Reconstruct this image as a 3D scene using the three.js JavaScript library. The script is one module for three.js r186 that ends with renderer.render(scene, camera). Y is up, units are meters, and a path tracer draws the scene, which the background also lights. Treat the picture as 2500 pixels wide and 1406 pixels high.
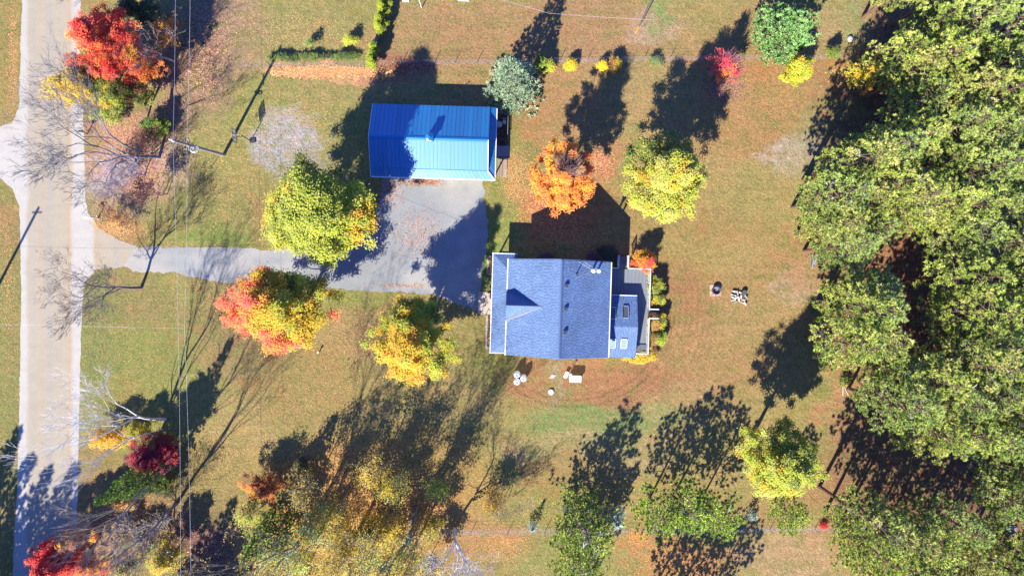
import * as THREE from 'three';
import { mergeGeometries } from 'three/addons/utils/BufferGeometryUtils.js';

// ------------------------------------------------------------------ camera, sky, sun, exposure
const H = 83.35;                                   // metres above the ground, straight down
const scene = new THREE.Scene();
const camera = new THREE.PerspectiveCamera(45.73, 1024 / 575, 1, 4000);
camera.position.set(0, H, 0); camera.up.set(0, 0, -1); camera.lookAt(0, 0, 0);
const renderer = new THREE.WebGLRenderer({ antialias: true });
renderer.toneMapping = THREE.LinearToneMapping;
renderer.toneMappingExposure = 2.5;
renderer.shadowMap.enabled = true;
{
  const w = 256, h = 128, d = new Float32Array(w * h * 4);
  for (let y = 0; y < h; y++) for (let x = 0; x < w; x++) {
    const e = Math.sin(((y + .5) / h - .5) * Math.PI), t = Math.pow(Math.max(0, 1 - Math.abs(e)), 3.5), i = (y * w + x) * 4;
    d[i] = .034 + .12 * t; d[i + 1] = .098 + .17 * t; d[i + 2] = .42 + .14 * t; d[i + 3] = 1;
  }
  const sky = new THREE.DataTexture(d, w, h, THREE.RGBAFormat, THREE.FloatType);
  sky.mapping = THREE.EquirectangularReflectionMapping; sky.magFilter = THREE.LinearFilter; sky.needsUpdate = true;
  scene.background = sky; scene.environment = sky;
}
const SH = [.593, -1.14];                          // shadow on the ground per metre of height
const sun = new THREE.DirectionalLight(new THREE.Color().setRGB(1, .94, .83), 4.9);
sun.position.set(-SH[0] * 100, 100, -SH[1] * 100); sun.target.position.set(0, 0, 0);
sun.castShadow = true; sun.shadow.mapSize.set(4096, 4096);
Object.assign(sun.shadow.camera, { left: -90, right: 90, top: 70, bottom: -70, near: 1, far: 400 });
scene.add(sun, sun.target);

// ------------------------------------------------------------------ helpers
let seed = 7;
function rnd() { seed = (seed + 0x6D2B79F5) | 0; let t = Math.imul(seed ^ (seed >>> 15), 1 | seed); t = (t + Math.imul(t ^ (t >>> 7), 61 | t)) ^ t; return ((t ^ (t >>> 14)) >>> 0) / 4294967296; }
const rr = (a, b) => a + (b - a) * rnd();
const gauss = () => (rnd() + rnd() + rnd() + rnd() - 2) * .87;
const V = (x, y, z) => new THREE.Vector3(x, y, z);
const lin = v => { v /= 255; return v <= .04045 ? v / 12.92 : Math.pow((v + .055) / 1.055, 2.4); };
const C = (r, g, b) => [lin(r), lin(g), lin(b)];
const mixc = (a, b, t) => [a[0] + (b[0] - a[0]) * t, a[1] + (b[1] - a[1]) * t, a[2] + (b[2] - a[2]) * t];
const clamp = (x, a = 0, b = 1) => Math.min(b, Math.max(a, x));
const smooth = (a, b, x) => { const t = clamp((x - a) / (b - a)); return t * t * (3 - 2 * t); };
// the plan of the site was drawn at 20 units per metre, its middle at (1250, 703); a thing seen at height h stands nearer the middle
const G = (px, py, h = 0) => [(px - 1250) / 20 * (1 - h / H), (py - 703) / 20 * (1 - h / H)];
function hash2(x, y) { let n = Math.imul(x, 374761393) + Math.imul(y, 668265263) | 0; n = Math.imul(n ^ (n >>> 13), 1274126177); return ((n ^ (n >>> 16)) >>> 0) / 4294967296; }
function vnoise(x, y) {
  const xi = Math.floor(x), yi = Math.floor(y), fx = x - xi, fy = y - yi, u = fx * fx * (3 - 2 * fx), v = fy * fy * (3 - 2 * fy);
  const a = hash2(xi, yi), b = hash2(xi + 1, yi), c = hash2(xi, yi + 1), d = hash2(xi + 1, yi + 1);
  return a + (b - a) * u + (c - a) * v + (a - b - c + d) * u * v;
}
const fbm = (x, y, o = 4) => { let s = 0, a = .5, t = 0; for (let i = 0; i < o; i++) { s += a * vnoise(x, y); t += a; a *= .5; x = x * 2.03 + 17.1; y = y * 2.03 + 5.3; } return s / t; };

const used = {};
function numbered(name) { const n = used[name] = (used[name] ?? -1) + 1; return n ? name + '_' + String(n).padStart(3, '0') : name; }
function tag(o, label, category, group, kind) { if (label) o.userData.label = label; if (category) o.userData.category = category; if (group) o.userData.group = group; if (kind) o.userData.kind = kind; return o; }
function thing(name, label, category, x = 0, z = 0, turn = 0, group, y = 0) {
  const o = new THREE.Group(); o.name = numbered(name); o.position.set(x, y, z); o.rotation.y = turn; scene.add(o); return tag(o, label, category, group);
}
function part(name, geo, mat, parent, x = 0, y = 0, z = 0) {
  const m = new THREE.Mesh(geo, mat); m.name = name; m.position.set(x, y, z); m.castShadow = m.receiveShadow = true; (parent || scene).add(m); return m;
}
function struct(name, geo, mat, y = 0) { const m = part(name, geo, mat, scene, 0, y, 0); m.userData.kind = 'structure'; return m; }
const boxG = {};
function bx(name, w, h, d, mat, parent, x, y, z, ry = 0, rx = 0, rz = 0) {
  const k = [w, h, d].map(v => v.toFixed(3)).join(); boxG[k] ||= new THREE.BoxGeometry(w, h, d);
  const m = part(name, boxG[k], mat, parent, x, y, z); m.rotation.set(rx, ry, rz); return m;
}
const cylG = {};
function cyl(name, r0, r1, h, mat, parent, x, y, z, seg = 12) {
  const k = [r0, r1, h, seg].join(); cylG[k] ||= new THREE.CylinderGeometry(r1, r0, h, seg); return part(name, cylG[k], mat, parent, x, y + h / 2, z);
}
class Buf {
  constructor() { this.p = []; this.c = []; this.i = []; }
  v(x, y, z, c) { this.p.push(x, y, z); this.c.push(c[0], c[1], c[2]); return this.p.length / 3 - 1; }
  quad(a, b, c, d, col) { const n = this.v(a.x, a.y, a.z, col); this.v(b.x, b.y, b.z, col); this.v(c.x, c.y, c.z, col); this.v(d.x, d.y, d.z, col); this.i.push(n, n + 1, n + 2, n, n + 2, n + 3); }
  tri(a, b, c, col) { const n = this.v(a.x, a.y, a.z, col); this.v(b.x, b.y, b.z, col); this.v(c.x, c.y, c.z, col); this.i.push(n, n + 1, n + 2); }
  // a leaf: a diamond folded along its midrib, facing about n
  leaf(x, y, z, nx, ny, nz, s, col) {
    const a = rnd() * 6.283, l = Math.hypot(nx, ny, nz) || 1; nx /= l; ny /= l; nz /= l;
    let ux = Math.cos(a), uz = Math.sin(a), uy = 0, dt = ux * nx + uz * nz; ux -= dt * nx; uy -= dt * ny; uz -= dt * nz;
    const ul = Math.hypot(ux, uy, uz) || 1; ux /= ul; uy /= ul; uz /= ul;
    const wx = ny * uz - nz * uy, wy = nz * ux - nx * uz, wz = nx * uy - ny * ux, h = s * .5, w = s * .38, f = s * .13;
    const n = this.v(x - ux * h, y - uy * h, z - uz * h, col); this.v(x + wx * w + nx * f, y + wy * w + ny * f, z + wz * w + nz * f, col);
    this.v(x + ux * h, y + uy * h, z + uz * h, col); this.v(x - wx * w + nx * f, y - wy * w + ny * f, z - wz * w + nz * f, col);
    this.i.push(n, n + 1, n + 2, n, n + 2, n + 3);
  }
  tube(a, b, ra, rb, seg, col) {
    const d = b.clone().sub(a); if (d.lengthSq() < 1e-8) return; d.normalize();
    const u = Math.abs(d.y) < .9 ? V(0, 1, 0).cross(d).normalize() : V(1, 0, 0).cross(d).normalize(), w = d.clone().cross(u), n = this.p.length / 3;
    for (let k = 0; k < seg; k++) { const t = k / seg * 6.2832, cx = Math.cos(t), sx = Math.sin(t);
      this.v(a.x + (u.x * cx + w.x * sx) * ra, a.y + (u.y * cx + w.y * sx) * ra, a.z + (u.z * cx + w.z * sx) * ra, col);
      this.v(b.x + (u.x * cx + w.x * sx) * rb, b.y + (u.y * cx + w.y * sx) * rb, b.z + (u.z * cx + w.z * sx) * rb, col); }
    for (let k = 0; k < seg; k++) { const p = n + 2 * k, q = n + 2 * ((k + 1) % seg); this.i.push(p, p + 1, q, q, p + 1, q + 1); }
  }
  line(pts, r0, r1, seg, col) { for (let k = 0; k < pts.length - 1; k++) { const t0 = k / (pts.length - 1), t1 = (k + 1) / (pts.length - 1); this.tube(pts[k], pts[k + 1], r0 + (r1 - r0) * t0, r0 + (r1 - r0) * t1, seg, col); } }
  geo() {
    const g = new THREE.BufferGeometry();
    g.setAttribute('position', new THREE.Float32BufferAttribute(this.p, 3)); g.setAttribute('color', new THREE.Float32BufferAttribute(this.c, 3)); g.setIndex(this.i); return g;
  }
}
const std = (c, roughness = .8, extra = {}) => new THREE.MeshStandardMaterial({ color: new THREE.Color().setRGB(...c), roughness, ...extra });
const M = {
  leaf: new THREE.MeshPhysicalMaterial({ vertexColors: true, roughness: .9, transmission: .4, thickness: 0, side: THREE.DoubleSide }),
  needle: new THREE.MeshStandardMaterial({ vertexColors: true, roughness: .8, side: THREE.DoubleSide }),
  bark: new THREE.MeshStandardMaterial({ vertexColors: true, roughness: .95 }),
  shingle: new THREE.MeshStandardMaterial({ vertexColors: true, roughness: .85 }),
  white: std([.62, .62, .61], .5), cream: std([.72, .68, .55], .5), siding: std([.62, .60, .55], .7), dark: std([.03, .03, .035], .6),
  grey: std([.3, .3, .3], .7), galv: std([.5, .51, .52], .4, { metalness: .6 }), concrete: std([.36, .31, .25], .9), stone: std([.3, .26, .24], .9),
  wood: std([.24, .17, .11], .85), greyWood: std([.2, .19, .18], .9), rust: std([.12, .06, .045], .8), black: std([.015, .015, .017], .7),
  glass: new THREE.MeshPhysicalMaterial({ color: new THREE.Color().setRGB(.75, .9, .88), roughness: .06, transmission: .85, thickness: 0, ior: 1.5 }),
};

// ------------------------------------------------------------------ ground
// soft patches of the lawn: [x, y, half width, half depth, colour, strength]; sizes on the plan
const patches = [
  [760, 300, 420, 330, [146, 142, 64], .75], [330, 880, 200, 230, [140, 142, 60], .8], [820, 920, 300, 160, [158, 140, 72], .5], [1680, 740, 260, 260, [172, 126, 70], .7], [1300, 160, 420, 150, [174, 130, 76], .7], [1850, 250, 220, 200, [174, 132, 74], .7], [1760, 520, 170, 120, [166, 146, 74], .6],
  [700, 90, 170, 90, [150, 138, 70], .7], [620, 250, 170, 60, [146, 142, 62], .8], [560, 570, 130, 40, [112, 146, 44], .85], [480, 500, 160, 70, [142, 134, 62], .8],
  [880, 225, 180, 35, [158, 138, 72], .7], [600, 470, 70, 120, [150, 140, 66], .6], [630, 540, 40, 80, [160, 116, 64], .5],
  [1020, 90, 110, 80, [166, 128, 74], .7], [1130, 110, 80, 90, [168, 124, 70], .7], [1430, 90, 160, 90, [168, 124, 74], .7], [1600, 70, 60, 40, [188, 160, 130], .5], [1610, 30, 22, 40, [124, 150, 66], .7],
  [1360, 270, 120, 90, [170, 126, 70], .7], [1270, 300, 60, 60, [176, 122, 66], .7], [1230, 380, 45, 90, [140, 138, 60], .6], [1620, 200, 180, 60, [162, 140, 76], .6], [1850, 280, 130, 110, [170, 126, 68], .75], [1780, 160, 120, 26, [182, 116, 62], .55],
  [2000, 300, 60, 60, [148, 142, 76], .6], [1940, 375, 75, 45, [188, 170, 146], .8], [1980, 330, 60, 50, [150, 146, 84], .5], [1900, 480, 130, 90, [160, 142, 72], .7],
  [1215, 540, 40, 130, [118, 146, 46], .9], [1230, 470, 60, 60, [150, 136, 62], .5], [1180, 640, 36, 70, [112, 146, 44], .8], [1215, 900, 60, 60, [132, 142, 48], .7], [1150, 850, 60, 80, [140, 132, 56], .6],
  [1690, 600, 90, 90, [158, 134, 62], .6], [1800, 560, 110, 50, [160, 128, 64], .6], [1660, 780, 70, 130, [164, 112, 62], .75], [1720, 880, 120, 90, [170, 130, 72], .7], [1950, 700, 60, 50, [184, 156, 122], .7], [1860, 780, 120, 70, [168, 138, 76], .6], [1960, 620, 60, 80, [176, 126, 74], .6],
  [1420, 930, 190, 75, [160, 104, 60], .95], [1560, 960, 140, 60, [164, 110, 64], .8], [1480, 1035, 190, 38, [116, 140, 64], .8], [1600, 1030, 90, 26, [124, 144, 70], .5], [1350, 940, 20, 60, [150, 136, 92], .7], [1430, 1110, 200, 50, [166, 146, 88], .7], [1400, 1170, 140, 60, [156, 128, 62], .7], [1700, 1010, 140, 60, [168, 144, 82], .5],
  [740, 930, 150, 110, [152, 126, 62], .7], [880, 790, 70, 70, [168, 128, 82], .6], [860, 730, 120, 22, [128, 138, 52], .6], [560, 820, 140, 90, [148, 126, 66], .7],
  [330, 860, 130, 130, [134, 136, 54], .85], [330, 740, 110, 60, [150, 124, 70], .6], [240, 900, 36, 300, [118, 126, 58], .6], [300, 1000, 90, 60, [150, 136, 60], .6], [240, 1180, 50, 120, [160, 124, 66], .7],
  [330, 410, 120, 70, [196, 152, 130], .8], [280, 480, 80, 60, [166, 138, 112], .6], [300, 320, 90, 70, [176, 132, 100], .8], [260, 560, 90, 40, [170, 122, 70], .7], [480, 130, 100, 160, [158, 118, 92], .85], [560, 80, 80, 110, [170, 130, 96], .6], [400, 300, 60, 60, [170, 120, 100], .6],
  [20, 120, 34, 200, [156, 132, 60], .8], [15, 600, 40, 120, [136, 126, 58], .8], [15, 560, 30, 60, [176, 122, 72], .5], [20, 950, 36, 250, [132, 130, 56], .85],
  [800, 178, 170, 17, [226, 160, 106], 1], [980, 165, 90, 20, [170, 110, 74], .8], [700, 340, 85, 80, [178, 172, 168], .95], [740, 410, 60, 50, [160, 146, 110], .6],
  [1380, 500, 110, 90, [190, 116, 60], .7], [1480, 390, 60, 40, [186, 124, 74], .7], [1290, 440, 60, 60, [170, 132, 66], .5],
  [900, 1200, 260, 120, [196, 140, 64], .95], [800, 1350, 280, 100, [190, 142, 66], .9], [1040, 1120, 140, 80, [172, 138, 64], .8], [1190, 1330, 110, 60, [176, 128, 70], .8], [1200, 1390, 90, 50, [160, 136, 64], .8],
  [320, 1300, 120, 90, [176, 132, 86], .8], [500, 1330, 90, 100, [110, 74, 66], .8], [520, 1180, 90, 90, [140, 122, 56], .6], [360, 1200, 80, 80, [130, 104, 60], .7],
  [1930, 1360, 160, 60, [184, 148, 98], .9], [1650, 1370, 140, 50, [196, 132, 70], .9], [1390, 1360, 140, 60, [142, 142, 66], .8], [1560, 1310, 40, 30, [190, 132, 74], .7], [1900, 1250, 120, 30, [164, 124, 70], .6], [2040, 1180, 50, 60, [172, 130, 78], .6], [2060, 1000, 50, 80, [186, 138, 86], .7],
  [2300, 300, 260, 340, [126, 82, 52], .9], [2250, 750, 230, 180, [168, 100, 58], .95], [2280, 1150, 240, 260, [140, 92, 56], .85], [2480, 700, 240, 800, [130, 84, 52], .8], [2090, 160, 60, 40, [192, 140, 70], .6],
  [2060, 60, 80, 60, [164, 140, 84], .6], [2080, 40, 20, 70, [138, 150, 78], .6],
].map(p => [...p.slice(0, 4), C(p[4][0] + 14, p[4][1] + 15, p[4][2] + 20), Math.min(1, p[5] * 1.3)]);
const GW = 2048, GH = 1280, GX = 68.266, GZ = 42.666;              // the ground map: 136.5 m by 85.3 m
{
  const d = new Uint8Array(GW * GH * 4), base = C(176, 156, 92), toS = v => { v = clamp(v); return 255 * (v <= .0031308 ? v * 12.92 : 1.055 * Math.pow(v, 1 / 2.4) - .055); };
  const dry = C(198, 160, 104), grn = C(132, 146, 60), rust = C(182, 118, 68), Y = 1 / 2.0;
  for (let j = 0; j < GH; j++) for (let i = 0; i < GW; i++) {
    const x = (i + .5) / GW * 2 * GX - GX, z = (j + .5) / GH * 2 * GZ - GZ, px = x * 20 + 1250, py = z * 20 + 703;
    const n1 = fbm(x * .16 + 3, z * .22, 3), n2 = fbm(x * .6 + 40, z * .8 + 9, 3), n3 = vnoise(x * 3.1, z * 3.4), wx = (n2 - .5) * 90, wy = (vnoise(x * .35 + 70, z * .35) - .5) * 90;
    let c = mixc(base, n1 > .5 ? dry : grn, Math.abs(n1 - .5) * 1.1);
    for (const p of patches) {
      const dx = (px + wx - p[0]) / p[2], dy = (py + wy * .6 - p[1]) / p[3], q = dx * dx + dy * dy;
      if (q < 1.9) c = mixc(c, p[4], p[5] * (1 - smooth(.35, 1.9, q)) * clamp(.8 + (n3 - .5) * .8 + (n2 - .5) * 1.1));
    }
    c = mixc(c, n2 > .5 ? rust : grn, Math.max(0, Math.abs(n2 - .5) - .08) * 1.1);
    // mowing stripes: across the yard, along the road
    const st = px < 460 ? Math.sin(px * .16 + n2 * 2) : Math.sin(py * .23 + px * .006 + n2 * 3);
    // circular tyre marks on the worn ground south of the house
    const rad = Math.hypot(px - 1400, (py - 760) * 1.05), ring = Math.exp(-(((rad - 232 + n2 * 8) / 3) ** 2)) + Math.exp(-(((rad - 250 + n2 * 8) / 3) ** 2)), arc = py > 770 ? ring * .24 : 0, r2 = Math.hypot(px - 1430, py - 745), mow = Math.sin(r2 * .42 + n2 * 3) * smooth(200, 225, r2) * (1 - smooth(300, 380, r2)) * smooth(1400, 1560, px + (py - 700) * .5);
    const sk = vnoise(x * .5 + 11, z * 4.2 + 3), pt = fbm(x * 1.3 + 5, z * 1.5 + 77, 3); c = mixc(c, pt > .5 ? dry : grn, Math.abs(pt - .5) * .8);
    let k = 1 + (sk - .5) * .1 + st * .028 + (n3 - .5) * .18 + (hash2(i, j) - .5) * .42 + (hash2(i >> 1, j >> 1) - .5) * .36 + (vnoise(x * 7, z * 7) - .5) * .3 + (n2 - .5) * .2 - arc + mow * .05;
    // thin dead strips where the fences run
    const f1 = Math.exp(-(((py - (160 - (px - 640) * .015)) / 4) ** 2)) * smooth(500, 700, px) * (1 - smooth(2040, 2080, px)), f2 = Math.exp(-(((py - (1300 - (px - 1040) * .008)) / 5) ** 2)) * smooth(1020, 1060, px) * (1 - smooth(2040, 2090, px));
    c = mixc(c, C(176, 160, 146), clamp(f1 * .5 + f2 * .75));
    const o = (j * GW + i) * 4; d[o] = toS(c[0] * k * Y); d[o + 1] = toS(c[1] * k * Y); d[o + 2] = toS(c[2] * k * Y); d[o + 3] = 255;
  }
  const t = new THREE.DataTexture(d, GW, GH); t.colorSpace = THREE.SRGBColorSpace; t.wrapS = t.wrapT = THREE.MirroredRepeatWrapping; t.magFilter = THREE.LinearFilter; t.minFilter = THREE.LinearMipmapLinearFilter; t.generateMipmaps = true; t.needsUpdate = true;
  const b = new Uint8Array(512 * 512 * 4);
  for (let j = 0; j < 512; j++) for (let i = 0; i < 512; i++) { const q = clamp(.25 + (hash2(i, j) - .5) * .5 + (hash2(i >> 1, j >> 2) - .5) * .5 + (hash2(i >> 3, j >> 3) - .5) * .3 + .25) * 255, o = (j * 512 + i) * 4; b[o] = b[o + 1] = b[o + 2] = q; b[o + 3] = 255; }
  const bt = new THREE.DataTexture(b, 512, 512); bt.wrapS = bt.wrapT = THREE.RepeatWrapping; bt.magFilter = THREE.LinearFilter; bt.repeat.set(2 * GX / 16, 2 * GZ / 16); bt.needsUpdate = true; M.bumpTex = bt;
  const S = 1500, g = new THREE.PlaneGeometry(2 * S, 2 * S); g.rotateX(-Math.PI / 2);
  const P = g.attributes.position, U = g.attributes.uv; for (let k = 0; k < P.count; k++) U.setXY(k, (P.getX(k) + GX) / (2 * GX), (P.getZ(k) + GZ) / (2 * GZ));
  struct('ground', g, new THREE.MeshStandardMaterial({ map: t, roughness: 1, bumpMap: bt, bumpScale: .07 }));
}
// a flat sheet with a ragged edge; pts on the plan
function sheet(name, pts, y, mat, rag = .18, uvOf = (x, z) => [x, z]) {
  const out = [];
  for (let k = 0; k < pts.length; k++) {
    const a = G(...pts[k]), b = G(...pts[(k + 1) % pts.length]), l = Math.hypot(b[0] - a[0], b[1] - a[1]), n = rag ? Math.max(1, Math.round(l / .28)) : 1;
    for (let m = 0; m < n; m++) { const t = m / n, x = a[0] + (b[0] - a[0]) * t, z = a[1] + (b[1] - a[1]) * t, nx = (b[1] - a[1]) / l, nz = -(b[0] - a[0]) / l, q = rag * ((fbm(x * 1.1 + 31, z * 1.1, 3) - .5) * 3.2 + gauss() * .5); out.push([x + nx * q, z + nz * q]); }
  }
  const g = new THREE.ShapeGeometry(new THREE.Shape(out.map(p => new THREE.Vector2(p[0], -p[1])))); g.rotateX(-Math.PI / 2);
  const P = g.attributes.position, U = g.attributes.uv; for (let k = 0; k < P.count; k++) U.setXY(k, ...uvOf(P.getX(k), P.getZ(k)));
  return struct(name, g, mat, y);
}
function gravelTex(w, h, fn) {
  const d = new Uint8Array(w * h * 4);
  for (let j = 0; j < h; j++) for (let i = 0; i < w; i++) { const c = fn(i / w, j / h, i, j), o = (j * w + i) * 4; for (let q = 0; q < 3; q++) { const v = clamp(c[q]); d[o + q] = 255 * (v <= .0031308 ? v * 12.92 : 1.055 * Math.pow(v, 1 / 2.4) - .055); } d[o + 3] = 255; }
  const t = new THREE.DataTexture(d, w, h); t.colorSpace = THREE.SRGBColorSpace; t.wrapS = t.wrapT = THREE.MirroredRepeatWrapping; t.magFilter = THREE.LinearFilter; t.needsUpdate = true; return t;
}
{
  // gravel road: pale loose shoulders, two packed wheel lanes, greyer crown
  const white = C(224, 217, 205), lane = C(208, 194, 168), mid = C(196, 189, 176), tan = C(218, 188, 148), Y = 1 / 2.02;
  const t = gravelTex(256, 2048, (u, v, i, j) => {
    const x = u * 200 + (fbm(v * 30, 3, 2) - .5) * 8, n = fbm(u * 10, v * 120, 4); let c = mixc(white, lane, smooth(58, 72, x) * (1 - smooth(166, 176, x)));
    c = mixc(c, mid, .55 * Math.exp(-(((x - 118) / 9) ** 2)) + .3 * Math.exp(-(((x - 82) / 6) ** 2))); c = mixc(c, tan, .6 * Math.exp(-(((x - 168) / 7) ** 2)) + .25 * Math.exp(-(((x - 100) / 5) ** 2)));
    const k = (1 + (n - .5) * .16 + (hash2(i, j) - .5) * .13 + (hash2(i, j >> 4) - .5) * .05 + (hash2(i >> 1, j >> 1) - .5) * .08) * Y; return c.map(q => q * k);
  });
  const mat = new THREE.MeshStandardMaterial({ map: t, roughness: 1, bumpMap: M.bumpTex, bumpScale: .012 });
  const uv = (x, z) => [(x * 20 + 1250) / 200, (z * 20 + 703) / 1406];
  sheet('gravel_road', [[52, -2400], [52, 0], [48, 150], [45, 258], [30, 296], [-10, 312], [-900, 316], [-900, 432], [0, 436], [28, 462], [46, 505], [50, 700], [46, 1000], [40, 1200], [28, 1406], [10, 4000], [170, 4000], [184, 1406], [188, 1200], [192, 980], [199, 740], [206, 690], [232, 660], [300, 650], [330, 600], [290, 586], [240, 556], [214, 520], [206, 480], [203, 300], [194, 150], [195, 0], [195, -2400]], .012, mat, .07, uv);
  const g1 = C(176, 179, 178), g2 = C(200, 200, 194), br = C(222, 212, 196);
  const t2 = gravelTex(1024, 512, (u, v, i, j) => {
    const x = 280 + u * 940, y = 420 + v * 350, n = fbm(u * 40, v * 16, 4), m = fbm(u * 9 + 4, v * 4, 3); let c = mixc(g1, g2, clamp((m - .35) * 1.8));
    c = mixc(c, br, .8 * (1 - smooth(300, 470, x)) + .3 * smooth(.55, .7, m)); const tr = Math.exp(-(((y - 625) / 6) ** 2)) + Math.exp(-(((y - 655) / 6) ** 2)); c = mixc(c, g2, .35 * tr * (1 - smooth(650, 900, x)));
    const k = (1 + (n - .5) * .22 + (hash2(i, j) - .5) * .2 + (hash2(i >> 1, j >> 1) - .5) * .12) * Y; return c.map(q => q * k);
  });
  sheet('driveway', [[290, 600], [400, 604], [560, 602], [640, 610], [760, 606], [860, 590], [915, 540], [930, 470], [935, 425], [1178, 425], [1184, 500], [1192, 560], [1180, 650], [1172, 700], [1172, 762], [1120, 745], [1060, 722], [985, 714], [850, 708], [700, 694], [550, 690], [430, 668], [340, 664], [260, 640]], .006,
    new THREE.MeshStandardMaterial({ map: t2, roughness: 1, bumpMap: M.bumpTex, bumpScale: .02 }), .2, (x, z) => [(x * 20 + 1250 - 280) / 940, (z * 20 + 703 - 420) / 350]);
}

// ------------------------------------------------------------------ roofs
const lerpV = (a, b, t) => a.clone().lerp(b, t);
function slab(poly, t) {                                    // a roof plane with thickness, poly counter-clockwise seen from above
  const b = new Buf(), n = poly[1].clone().sub(poly[0]).cross(poly[2].clone().sub(poly[0])).normalize(); if (n.y < 0) { poly = [...poly].reverse(); n.negate(); }
  const lo = poly.map(p => p.clone().addScaledVector(n, -t)), one = [1, 1, 1];
  const tri = THREE.ShapeUtils.triangulateShape(poly.map(p => new THREE.Vector2(p.x, -p.z)), []);
  for (const [i, j, k] of tri) { b.tri(poly[i], poly[j], poly[k], one); b.tri(lo[i], lo[k], lo[j], one); }
  for (let k = 0; k < poly.length; k++) { const m = (k + 1) % poly.length; b.quad(poly[k], lo[k], lo[m], poly[m], one); }
  return b.geo();
}
// tabs of an asphalt shingle roof: one raised tab after another, course upon course
function shingles(b, poly, eave, skip) {
  const o = poly[0], n = poly[1].clone().sub(o).cross(poly[2].clone().sub(o)).normalize(); if (n.y < 0) n.negate();
  const u = eave.clone().addScaledVector(n, -eave.dot(n)).normalize(), v = n.clone().cross(u); if (v.y < 0) v.negate();
  const q = poly.map(p => { const d = p.clone().sub(o); return [d.dot(u), d.dot(v)]; }), xs = q.map(p => p[0]), ys = q.map(p => p[1]);
  const x0 = Math.min(...xs), x1 = Math.max(...xs), y0 = Math.min(...ys), y1 = Math.max(...ys);
  const inside = (x, y) => { let r = false; for (let i = 0, j = q.length - 1; i < q.length; j = i++) if ((q[i][1] > y) !== (q[j][1] > y) && x < (q[j][0] - q[i][0]) * (y - q[i][1]) / (q[j][1] - q[i][1]) + q[i][0]) r = !r; return r; };
  const at = (x, y, h) => o.clone().addScaledVector(u, x).addScaledVector(v, y).addScaledVector(n, h), ex = .16;
  for (let row = 0, y = y0; y < y1 - .02; row++, y += ex) {
    let x = x0 - rnd() * .3, was = false;
    while (x < x1) {
      const w = rr(.12, .2), xa = Math.max(x, x0 + .004), xb = Math.min(x + w, x1 - .004), ya = y + .004, yb = Math.min(y + ex, y1 - .004); x += w;
      if (xb - xa < .05 || yb - ya < .05) continue;
      const e = .012; if (!inside(xa + e, ya + e) || !inside(xb - e, ya + e) || !inside(xa + e, yb - e) || !inside(xb - e, yb - e)) continue;
      const c = at((xa + xb) / 2, (ya + yb) / 2, 0); if (skip && skip(c)) continue;
      was = !was && rnd() < .72; const k = was ? rr(.6, .78) : rr(.94, 1.1), kk = k * (.84 + .32 * fbm(c.x * .7 + 9, c.z * .7 + c.x * .3, 3)), col = [.102 * kk, .17 * kk, .312 * kk], h0 = k < .85 ? .014 : .026, h1 = .004;
      const A = at(xa, ya, h0), B = at(xb, ya, h0), D = at(xa, yb, h1 + .004), E = at(xb, yb, h1 + .004), A0 = at(xa, ya, 0), B0 = at(xb, ya, 0);
      b.quad(A, B, E, D, col); b.quad(A0, B0, B, A, col); b.tri(A0, A, D, col); b.tri(B0, E, B, col);
    }
  }
}
const shingleBase = std([.092, .146, .252], .9);
function shingleRoof(parent, planes) {
  const roof = part('roof', mergeGeometries(planes.map(p => slab(p[0], .12)).map(g => { g.deleteAttribute('color'); return g; })), shingleBase, parent);
  const b = new Buf(); for (const p of planes) shingles(b, p[0], p[1], p[2]);
  const s = part('shingle', b.geo(), M.shingle, roof); s.userData.kind = 'stuff'; return roof;
}
// ribbed metal sheets between two edges, one sheet after another: a0-a1 is the upper edge, b0-b1 the lower
function metalPanels(roof, a0, a1, b0, b1, n, mat) {
  const t = .006;
  for (let k = 0; k < n; k++) {
    const b = new Buf(), A = lerpV(a0, a1, k / n), B = lerpV(a0, a1, (k + 1) / n), D = lerpV(b0, b1, k / n), E = lerpV(b0, b1, (k + 1) / n), nn = E.clone().sub(A).cross(B.clone().sub(A)); if (nn.y < 0) nn.negate(); nn.normalize();
    const prof = [[0, .0], [.03, .036], [.10, .036], [.14, .004], [.36, .004], [.39, .012], [.43, .012], [.46, .004], [.68, .004], [.71, .012], [.75, .012], [.78, .004], [.97, .004], [1, .0]];
    const hgt = prof.map(([s, h]) => [lerpV(A, B, s).addScaledVector(nn, h + t), lerpV(D, E, s).addScaledVector(nn, h + t)]);
    for (let m = 0; m < hgt.length - 1; m++) b.quad(hgt[m][0], hgt[m][1], hgt[m + 1][1], hgt[m + 1][0], [1, 1, 1]);
    const g = b.geo(); g.deleteAttribute('color'); part('roof_panel', g, mat[rnd() * mat.length | 0], roof);
  }
}

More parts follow.
